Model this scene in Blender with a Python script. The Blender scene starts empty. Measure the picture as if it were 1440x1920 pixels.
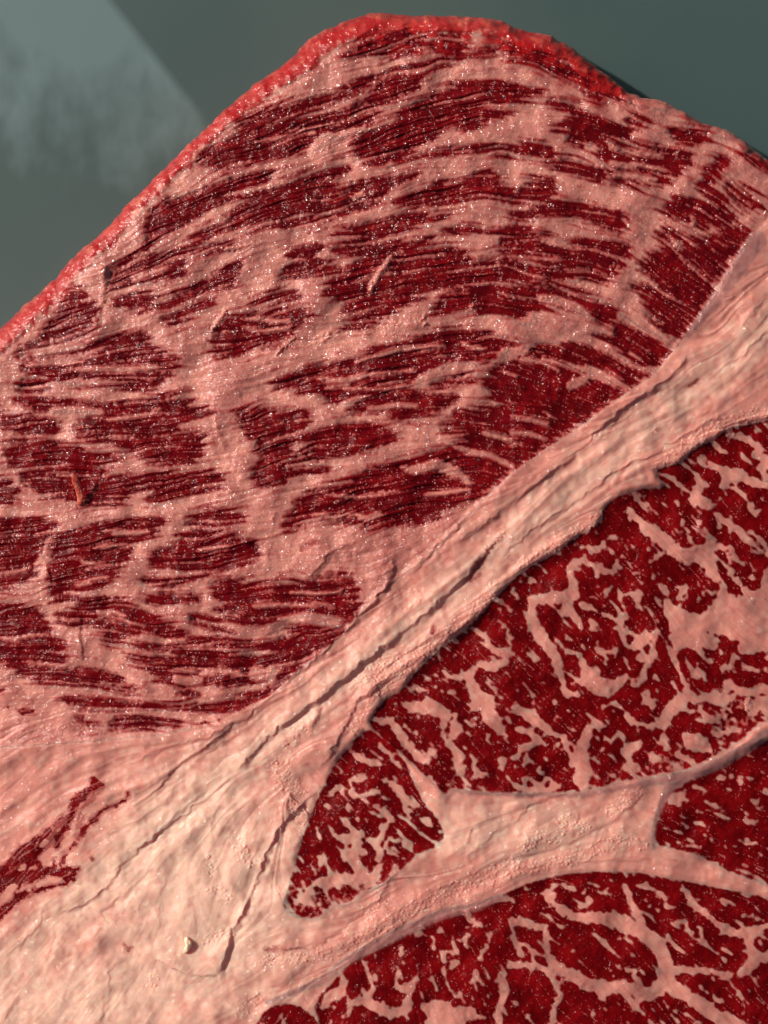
import bpy, math, time
import numpy as np
T0 = time.time()
# ------------------------------------------------------------------ camera, world, sun, exposure
SC = bpy.context.scene
S = 0.000125            # metres per photo pixel on the cut face (frame is 18 cm wide)
D = 0.42                # camera height above the cut face
SUN_EL, SUN_AZ = 32.0, 23.0
cd = bpy.data.cameras.new('camera'); cam = bpy.data.objects.new('camera', cd)
SC.collection.objects.link(cam); SC.camera = cam
cam.location = (0, 0, D)
SC.render.engine = 'CYCLES'; SC.cycles.use_denoising = True; SC.cycles.filter_width = 1.2
cd.sensor_fit = 'VERTICAL'; cd.sensor_height = 36.0
cd.lens = 36.0 * D / (1920 * S)
cd.clip_start = 0.01; cd.clip_end = 50
cd.dof.use_dof = True; cd.dof.focus_distance = D - 0.001; cd.dof.aperture_fstop = 3.0
w = bpy.data.worlds.new("World"); SC.world = w; w.use_nodes = True
nt = w.node_tree; bg = nt.nodes['Background']
sky = nt.nodes.new('ShaderNodeTexSky'); sky.sky_type = 'NISHITA'; sky.sun_disc = False
sky.sun_elevation = math.radians(SUN_EL); sky.sun_rotation = math.radians(-(90 - SUN_AZ))
sky.air_density = .7; sky.dust_density = 6.0; sky.ozone_density = 0.3
nt.links.new(sky.outputs[0], bg.inputs[0]); bg.inputs[1].default_value = 0.062
sl = bpy.data.lights.new('sun', 'SUN'); sl.energy = 5.0; sl.angle = math.radians(0.5); sl.color = (1.0, 0.89, 0.81)
so = bpy.data.objects.new('sun', sl); SC.collection.objects.link(so)
e, a = math.radians(SUN_EL), math.radians(SUN_AZ)
from mathutils import Vector
sd = Vector((-math.cos(e) * math.cos(a), math.cos(e) * math.sin(a), math.sin(e)))
so.rotation_euler = sd.to_track_quat('Z', 'Y').to_euler()
SC.view_settings.view_transform = 'Standard'; SC.view_settings.look = 'None'
SC.view_settings.exposure = -0.2; SC.view_settings.gamma = 1.0

# ------------------------------------------------------------------ shape data (plan of the slab; 3 units = 1 photo pixel, per patch origin)
C = {1: (480, 0), 2: (960, 0), 3: (0, 480), 4: (480, 480), 5: (960, 480), 6: (0, 960), 7: (480, 960), 8: (960, 960),
     9: (480, 1440), 10: (960, 1440), 11: (0, 1440), 13: (150, 250), 0: None}
def P(k, pts):
    if k == 0: return [tuple(map(float, p)) for p in pts]
    ox, oy = C[k]
    return [(ox + p[0] / 3.0, oy + p[1] / 3.0) + tuple(v / 3.0 for v in p[2:]) for p in pts]
OUTLINE = P(0, [(-150,1960),(-150,770),(-110,715),(-60,668),(0,615),(53,567),(97,530),(137,482),(175,450),(207,420),(230,393),(283,340),(333,290),(403,223),(440,190),(480,155),(520,130),(552,105),(570,80),(598,62),(630,47),(677,28),(713,22),(763,29),(823,29),(875,30),(927,34),(960,48),(980,57),(1027,64),(1077,90),(1103,115),(1137,140),(1170,167),(1193,183),(1243,187),(1260,197),(1323,235),(1367,242),(1393,263),(1440,300),(1500,352),(1590,440),(1590,1990),(1520,2062),(-80,2062)])
SEAM_TOP = P(0, [(-170,1452),(0,1400),(160,1390),(300,1378),(420,1345),(505,1305),(560,1258),(640,1192),(690,1130),(745,1085),(800,1040),(860,985),(900,942),(960,885),(993,863),(1037,833),(1083,803),(1127,770),(1173,737),(1220,707),(1260,660),(1293,620),(1330,570),(1353,537),(1377,490),(1407,447),(1440,420),(1610,300)])
M1 = P(0, [(1590,760),(1440,788),(1400,797),(1370,802),(1333,827),(1300,843),(1287,857),(1273,870),(1240,877),(1228,888),(1253,914),(1200,916),(1160,930),(1133,950),(1127,980),(1077,1010),(1037,1040),(993,1063),(960,1090),(930,1120),(897,1157),(857,1193),(817,1223),(773,1267),(757,1293),(727,1307),(700,1337),(690,1362),(740,1400),(790,1448),(827,1483),(833,1492),(847,1478),(880,1483),(960,1488),(1027,1487),(1110,1483),(1160,1467),(1207,1458),(1293,1444),(1327,1425),(1393,1388),(1412,1365),(1440,1350),(1590,1300)])
M2 = P(0, [(690,1362),(663,1390),(637,1420),(623,1440),(600,1487),(577,1543),(562,1590),(553,1617),(537,1673),(527,1703),(557,1720),(593,1725),(620,1702),(653,1697),(693,1670),(713,1660),(757,1630),(780,1603),(817,1587),(833,1573),(833,1560),(817,1530),(797,1510),(777,1467),(767,1440),(740,1400)])
M3 = P(0, [(1590,1320),(1440,1388),(1390,1415),(1337,1447),(1293,1460),(1253,1487),(1243,1503),(1227,1550),(1227,1583),(1260,1590),(1313,1603),(1343,1623),(1393,1643),(1440,1660),(1590,1705)])
M4 = P(0, [(1590,1725),(1440,1685),(1393,1674),(1293,1654),(1210,1638),(1143,1633),(1060,1638),(1010,1650),(960,1668),(920,1690),(880,1706),(857,1711),(813,1723),(747,1757),(707,1783),(653,1803),(630,1837),(603,1863),(588,1890),(600,1920),(620,2090),(1590,2090)])
M5 = P(0, [(470,2090),(478,1925),(497,1893),(530,1880),(560,1885),(586,1902),(606,1935),(615,2090)])
# lean bundles of the upper muscle: (patch, fat streak share, outline)
LEAN = [
(1,.25,[(270,560),(420,520),(500,490),(650,430),(700,440),(560,530),(480,560),(380,600),(250,640),(100,690),(0,720),(-90,750),(-120,720),(0,650),(120,600)]),
(1,.4,[(-300,850),(-200,790),(0,710),(200,670),(400,650),(560,600),(650,560),(740,580),(660,650),(640,700),(540,740),(480,770),(400,760),(330,810),(300,860),(180,870),(0,900),(-200,920),(-330,930)]),
(1,.5,[(660,440),(780,400),(960,340),(1200,310),(1190,335),(1050,370),(980,400),(900,470),(920,500),(780,580),(640,620),(620,560),(700,480)]),
(1,.12,[(850,590),(1000,520),(1140,470),(1260,460),(1440,480),(1600,500),(1620,535),(1520,555),(1400,575),(1440,640),(1300,690),(1200,740),(1100,700),(1000,760),(940,820),(860,880),(780,920),(640,930),(560,870),(540,800),(620,740),(700,720),(780,680),(820,630)]),
(1,.55,[(560,260),(640,190),(760,140),(900,130),(1000,180),(950,260),(900,310),(780,330),(640,300),(520,330),(480,300)]),
(1,.5,[(980,210),(1130,190),(1200,230),(1180,290),(1100,320),(1000,300)]),
(1,.0,[(1190,300),(1290,276),(1380,300),(1290,312)]),
(1,.3,[(1380,250),(1440,240),(1620,280),(1800,320),(1900,370),(2000,420),(2070,500),(2060,560),(2000,540),(1960,580),(1880,550),(1840,500),(1780,460),(1700,420),(1600,370),(1500,340),(1400,320)]),
(13,.35,[(700,180),(760,110),(860,60),(960,20),(1100,30),(1300,10),(1440,0),(1380,40),(1300,110),(1100,150),(900,180),(760,195)]),
(1,.3,[(0,1080),(150,1060),(300,980),(420,940),(510,920),(510,980),(420,1010),(380,1060),(500,1080),(590,1020),(720,1000),(840,980),(920,970),(860,1010),(740,1060),(740,1100),(640,1160),(520,1180),(420,1190),(240,1200),(120,1250),(0,1270),(-60,1300),(-140,1300),(-100,1260),(-180,1240),(-100,1180),(-60,1120)]),
(1,.3,[(100,1250),(280,1220),(420,1210),(520,1180),(530,1200),(420,1230),(300,1280),(180,1290),(110,1280)]),
(1,.3,[(780,1130),(900,1080),(1060,1010),(1080,1040),(1180,1020),(1260,960),(1350,960),(1350,1020),(1440,1050),(1440,1130),(1320,1100),(1240,1120),(1120,1130),(940,1160),(800,1170)]),
(1,.35,[(430,1320),(560,1270),(720,1240),(880,1200),(960,1200),(960,1240),(1100,1180),(1060,1220),(900,1280),(740,1330),(640,1350),(500,1340)]),
(1,.1,[(860,885),(960,860),(1100,820),(1180,815),(1360,828),(1480,830),(1460,860),(1300,862),(1180,850),(1060,872),(960,892),(880,905)]),
(1,.4,[(430,1390),(620,1330),(700,1340),(720,1380),(840,1370),(1020,1340),(940,1370),(860,1420),(820,1440),(560,1440),(440,1420)]),
(1,.5,[(170,1430),(300,1380),(380,1380),(340,1430),(240,1445)]),
(1,.5,[(1300,1300),(1440,1290),(1500,1270),(1540,1290),(1440,1340),(1360,1310)]),
(1,.5,[(1040,1290),(1160,1268),(1280,1292),(1160,1315)]),
(2,.12,[(200,560),(280,570),(400,620),(500,660),(600,700),(680,760),(600,790),(480,800),(380,810),(300,790),(330,740),(220,740),(300,680),(340,640),(240,600)]),
(2,.3,[(0,830),(70,800),(180,800),(240,860),(250,890),(340,900),(460,940),(550,1000),(500,1030),(400,990),(280,950),(200,910),(120,880),(0,870),(-60,850)]),
(2,.5,[(480,780),(620,810),(760,830),(880,850),(960,860),(1020,880),(980,940),(920,1000),(860,1040),(780,1055),(660,1055),(560,1030),(560,970),(500,900)]),
(2,.25,[(880,720),(1000,720),(1100,730),(1130,750),(1080,800),(1010,820),(920,800)]),
(2,.3,[(660,640),(740,680),(760,710),(700,720),(640,700)]),
(2,.2,[(1200,870),(1230,910),(1180,980),(1130,1010),(1140,1060),(1200,1110),(1210,1170),(1290,1240),(1180,1240),(1110,1130),(1050,1060),(1060,1010),(1120,920)]),
(2,.3,[(1200,1040),(1300,1050),(1400,1130),(1420,1180),(1330,1170),(1240,1110)]),
(2,.2,[(1300,850),(1440,920),(1560,1010),(1560,1060),(1440,965),(1340,890)]),
(2,.35,[(840,1160),(940,1100),(1100,1130),(1160,1190),(1260,1240),(1200,1270),(1080,1240),(1120,1290),(1060,1280),(1020,1220),(980,1250),(900,1210)]),
(2,.4,[(810,1320),(850,1280),(930,1310),(1020,1350),(1130,1330),(1250,1270),(1350,1290),(1310,1360),(1260,1440),(1200,1460),(900,1480),(760,1440),(840,1400),(1000,1400),(980,1360),(860,1360)]),
(2,.3,[(100,1010),(230,1010),(260,1050),(240,1100),(120,1140),(0,1140),(-60,1130),(0,1100),(60,1070)]),
(2,.3,[(0,1210),(120,1190),(140,1130),(240,1120),(360,1150),(500,1190),(650,1210),(640,1300),(560,1300),(480,1250),(380,1230),(250,1190),(130,1210),(100,1240),(0,1250)]),
(2,.5,[(-60,1300),(0,1270),(100,1290),(80,1320),(200,1310),(280,1370),(440,1350),(560,1350),(660,1380),(665,1450),(560,1560),(520,1580),(440,1580),(340,1540),(250,1500),(180,1470),(0,1440),(-80,1400)]),
(13,.12,[(370,560),(390,460),(400,430),(480,370),(560,360),(700,310),(830,250),(920,250),(1040,210),(1090,210),(1040,270),(900,330),(780,400),(680,460),(600,500),(480,560),(420,620),(390,680),(350,680)]),
(13,.3,[(840,470),(960,420),(1080,360),(1180,340),(1280,290),(1440,240),(1440,330),(1300,400),(1120,530),(1110,480),(1060,510),(960,550),(920,550),(950,500),(860,490)]),
(13,.2,[(600,600),(680,550),(760,510),(800,520),(740,570),(640,605)]),
(13,.45,[(170,860),(170,790),(240,720),(340,680),(360,690),(480,670),(620,640),(740,620),(860,612),(850,640),(700,670),(560,700),(600,730),(520,770),(620,790),(520,820),(400,840),(240,850)]),
(13,.3,[(560,900),(640,850),(760,790),(850,740),(920,735),(880,800),(900,840),(780,880),(640,920),(540,960),(500,1000),(430,990),(520,930)]),
(13,.4,[(190,960),(260,910),(380,900),(430,930),(420,980),(340,1000),(220,980)]),
(13,.3,[(440,1040),(560,1000),(640,950),(750,930),(740,960),(620,1020),(560,1070),(500,1060)]),
(13,.2,[(940,970),(1060,900),(1200,880),(1240,890),(1220,930),(1100,950),(980,980)]),
(13,.35,[(740,1200),(760,1110),(840,1020),(950,1000),(1050,1020),(1200,985),(1330,990),(1310,1020),(1230,1060),(1230,1110),(1160,1160),(1060,1190),(960,1200),(920,1250),(780,1260)]),
(13,.35,[(1120,800),(1200,720),(1180,680),(1270,650),(1350,640),(1330,720),(1440,740),(1440,790),(1300,790),(1200,800)]),
(4,.4,[(390,150),(480,100),(560,50),(600,0),(640,-70),(800,-90),(900,-40),(1100,-60),(1200,0),(1200,60),(1300,30),(1440,20),(1520,50),(1700,60),(1760,100),(1800,130),(1700,140),(1560,120),(1440,140),(1300,150),(1160,170),(1080,180),(960,190),(940,230),(840,270),(800,310),(700,370),(600,400),(480,400),(560,340),(500,280),(440,230),(380,200)]),
(4,.2,[(960,310),(1040,260),(1060,220),(1200,190),(1300,160),(1440,165),(1540,160),(1680,180),(1840,220),(1940,260),(2020,290),(2050,340),(1980,400),(1880,340),(1760,290),(1600,290),(1540,330),(1590,370),(1500,380),(1440,340),(1300,310),(1160,300),(1080,320)]),
(4,.22,[(80,740),(160,670),(280,630),(400,610),(520,590),(620,560),(700,520),(860,480),(1000,440),(1100,420),(1300,440),(1400,460),(1425,500),(1380,560),(1280,600),(1160,590),(1080,600),(1000,620),(900,680),(920,740),(860,760),(1100,780),(1130,800),(1060,860),(920,910),(780,930),(760,880),(640,880),(500,870),(560,820),(440,830),(360,780),(260,760),(180,740)]),
(4,.15,[(980,720),(1060,680),(1180,650),(1240,660),(1220,700),(1100,720),(1020,740)]),
(0,.35,[(440,765),(480,765),(520,772),(560,765),(582,782),(578,805),(550,825),(545,850),(530,870),(560,880),(525,900),(500,905),(485,910),(470,890),(490,860),(480,830),(455,800)]),
(4,.3,[(200,1030),(340,990),(440,950),(600,940),(720,960),(800,1000),(760,1040),(700,1070),(600,1100),(480,1130),(400,1120),(280,1130),(200,1160),(240,1110),(330,1060)]),
(4,.2,[(0,1240),(80,1170),(180,1150),(260,1140),(400,1120),(410,1160),(280,1170),(160,1190),(60,1250)]),
(4,.0,[(140,1212),(260,1208),(270,1228),(150,1236)]),(4,.0,[(300,1200),(400,1175),(410,1200),(320,1228)]),
(4,.3,[(0,1280),(100,1270),(190,1255),(160,1290),(70,1300)]),
(0,.12,[(530,995),(540,965),(555,945),(580,925),(640,905),(680,885),(745,865),(795,852),(840,835),(880,813),(940,815),(1000,838),(1030,838),(990,863),(960,884),(933,907),(900,929),(870,940),(835,955),(823,972),(780,981),(727,990),(690,993),(680,985),(650,978),(590,970),(560,983)]),
(4,.4,[(1020,960),(1100,920),(1140,860),(1300,850),(1440,840),(1600,850),(1640,960),(1560,1020),(1440,1000),(1300,990),(1100,990)]),
(4,.45,[(1280,700),(1360,620),(1440,580),(1560,600),(1560,830),(1440,840),(1340,820)]),
(5,.35,[(700,50),(760,20),(900,0),(1000,-60),(1100,-80),(1200,-100),(1240,-20),(1180,90),(1110,200),(1080,280),(1000,380),(960,440),(900,460),(820,400),(760,300),(720,200),(680,170),(760,170),(880,180),(800,130)]),
(5,.06,[(0,480),(80,500),(180,490),(320,500),(400,440),(560,440),(600,340),(640,340),(700,400),(800,440),(880,500),(898,550),(820,620),(720,700),(640,758),(500,865),(340,965),(200,1055),(60,1145),(-30,1180),(-60,1100),(-20,1000),(-60,900),(-60,700),(-30,560)]),
(3,.35,[(330,300),(390,200),(440,170),(490,250),(540,270),(545,370),(510,430),(400,460),(250,480),(160,500),(120,580),(100,560),(180,480),(250,440)]),
(3,.55,[(120,640),(110,590),(240,560),(360,540),(500,500),(640,460),(700,440),(820,430),(870,520),(980,560),(1000,620),(960,680),(840,760),(700,745),(560,725),(440,720),(300,690),(160,650)]),
(3,.2,[(110,700),(180,680),(260,700),(280,740),(200,780),(100,780)]),
(3,.4,[(60,800),(300,800),(460,820),(620,840),(760,820),(920,790),(1090,800),(1060,860),(1160,860),(1190,880),(1100,900),(980,950),(1000,1000),(1140,980),(1150,1060),(1130,1120),(1080,1170),(960,1170),(880,1170),(760,1110),(600,1040),(480,1020),(400,970),(460,900),(600,880),(480,870),(300,870),(180,870)]),
(3,.35,[(-300,840),(0,880),(100,890),(220,910),(300,920),(350,960),(300,990),(160,1000),(0,960),(-300,960)]),
(3,.4,[(20,1080),(120,1040),(260,1040),(360,1060),(460,1070),(480,1110),(600,1100),(700,1110),(640,1150),(540,1180),(560,1230),(440,1250),(420,1220),(260,1210),(160,1190),(80,1200),(40,1130)]),
(3,.4,[(120,1220),(240,1210),(340,1220),(440,1240),(560,1220),(760,1240),(960,1210),(1160,1220),(1260,1240),(1260,1280),(1160,1310),(1040,1340),(960,1380),(840,1400),(820,1370),(900,1320),(740,1310),(720,1370),(620,1400),(460,1400),(380,1340),(260,1360),(200,1290),(130,1270)]),
(3,.3,[(-200,1240),(0,1260),(60,1260),(90,1310),(90,1370),(0,1390),(-200,1400)]),
(6,.45,[(1040,60),(1130,10),(1200,-20),(1340,0),(1380,40),(1240,90),(1160,90),(1080,90)]),
(6,.35,[(-350,60),(0,30),(200,40),(320,70),(310,110),(230,160),(220,240),(200,340),(140,390),(60,420),(0,440),(-350,430)]),
(6,.25,[(380,110),(540,50),(760,40),(940,40),(880,110),(840,160),(740,170),(730,240),(700,300),(640,360),(630,400),(500,430),(440,460),(400,500),(290,490),(280,410),(290,300),(280,200),(320,140)]),
(6,.22,[(1000,150),(1080,110),(1240,110),(1440,160),(1460,220),(1440,250),(1340,310),(1180,340),(1040,340),(980,310),(880,310),(840,290),(860,220),(960,210)]),
(6,.2,[(780,400),(830,370),(960,390),(1100,370),(1180,350),(1000,420),(860,420)]),
(6,.4,[(820,500),(900,450),(1000,470),(1120,480),(1130,500),(1000,520),(880,520)]),
(0,.22,[(397,1093),(420,1085),(480,1093),(560,1093),(613,1083),(653,1080),(672,1098),(672,1150),(657,1168),(627,1153),(567,1150),(523,1162),(480,1167),(440,1160),(420,1130),(400,1110)]),
(7,.3,[(180,640),(240,630),(460,640),(510,680),(440,740),(380,780),(260,860),(130,980),(60,1050),(-20,1090),(-100,1050),(0,1020),(100,1000),(130,930),(90,860),(0,860),(-20,830),(140,790),(0,790),(0,750),(120,720),(240,690),(170,660)]),
(6,.4,[(450,490),(560,480),(700,510),(820,560),(860,600),(940,620),(1060,680),(1060,700),(1200,730),(1440,738),(1560,750),(1440,775),(1240,770),(1100,765),(900,765),(780,770),(700,740),(580,740),(600,680),(520,640),(440,640),(310,600),(340,570),(440,530)]),
(6,.25,[(1060,590),(1180,590),(1240,640),(1340,680),(1260,690),(1160,650)]),
(6,.35,[(1180,540),(1300,560),(1480,580),(1500,640),(1400,600),(1300,590)]),
(6,.3,[(720,820),(860,820),(1000,800),(960,785),(1200,780),(1440,800),(1540,830),(1500,960),(1340,970),(1280,1000),(1180,960),(1100,970),(1120,1030),(1020,1020),(960,960),(860,940),(880,890),(760,840)]),
(6,.4,[(-300,480),(0,510),(100,510),(180,550),(240,570),(250,640),(330,700),(370,750),(370,850),(300,900),(180,900),(100,870),(0,850),(-300,830)]),
(6,.3,[(80,890),(240,905),(400,875),(560,885),(700,940),(620,950),(500,960),(620,985),(790,1010),(720,1022),(600,998),(440,972),(280,972),(180,940)]),
(6,.12,[(350,1040),(440,1060),(600,1060),(740,1090),(960,1085),(1180,1080),(1300,1050),(1440,1010),(1520,1010),(1440,1060),(1320,1110),(1200,1130),(1100,1105),(900,1112),(720,1112),(540,1100),(430,1110)]),
(6,.25,[(420,1150),(470,1150),(500,1190),(560,1190),(540,1205),(480,1195)]),
(6,.12,[(610,1200),(660,1160),(760,1150),(830,1150),(900,1180),(1030,1190),(900,1212),(700,1212)]),
]
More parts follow.
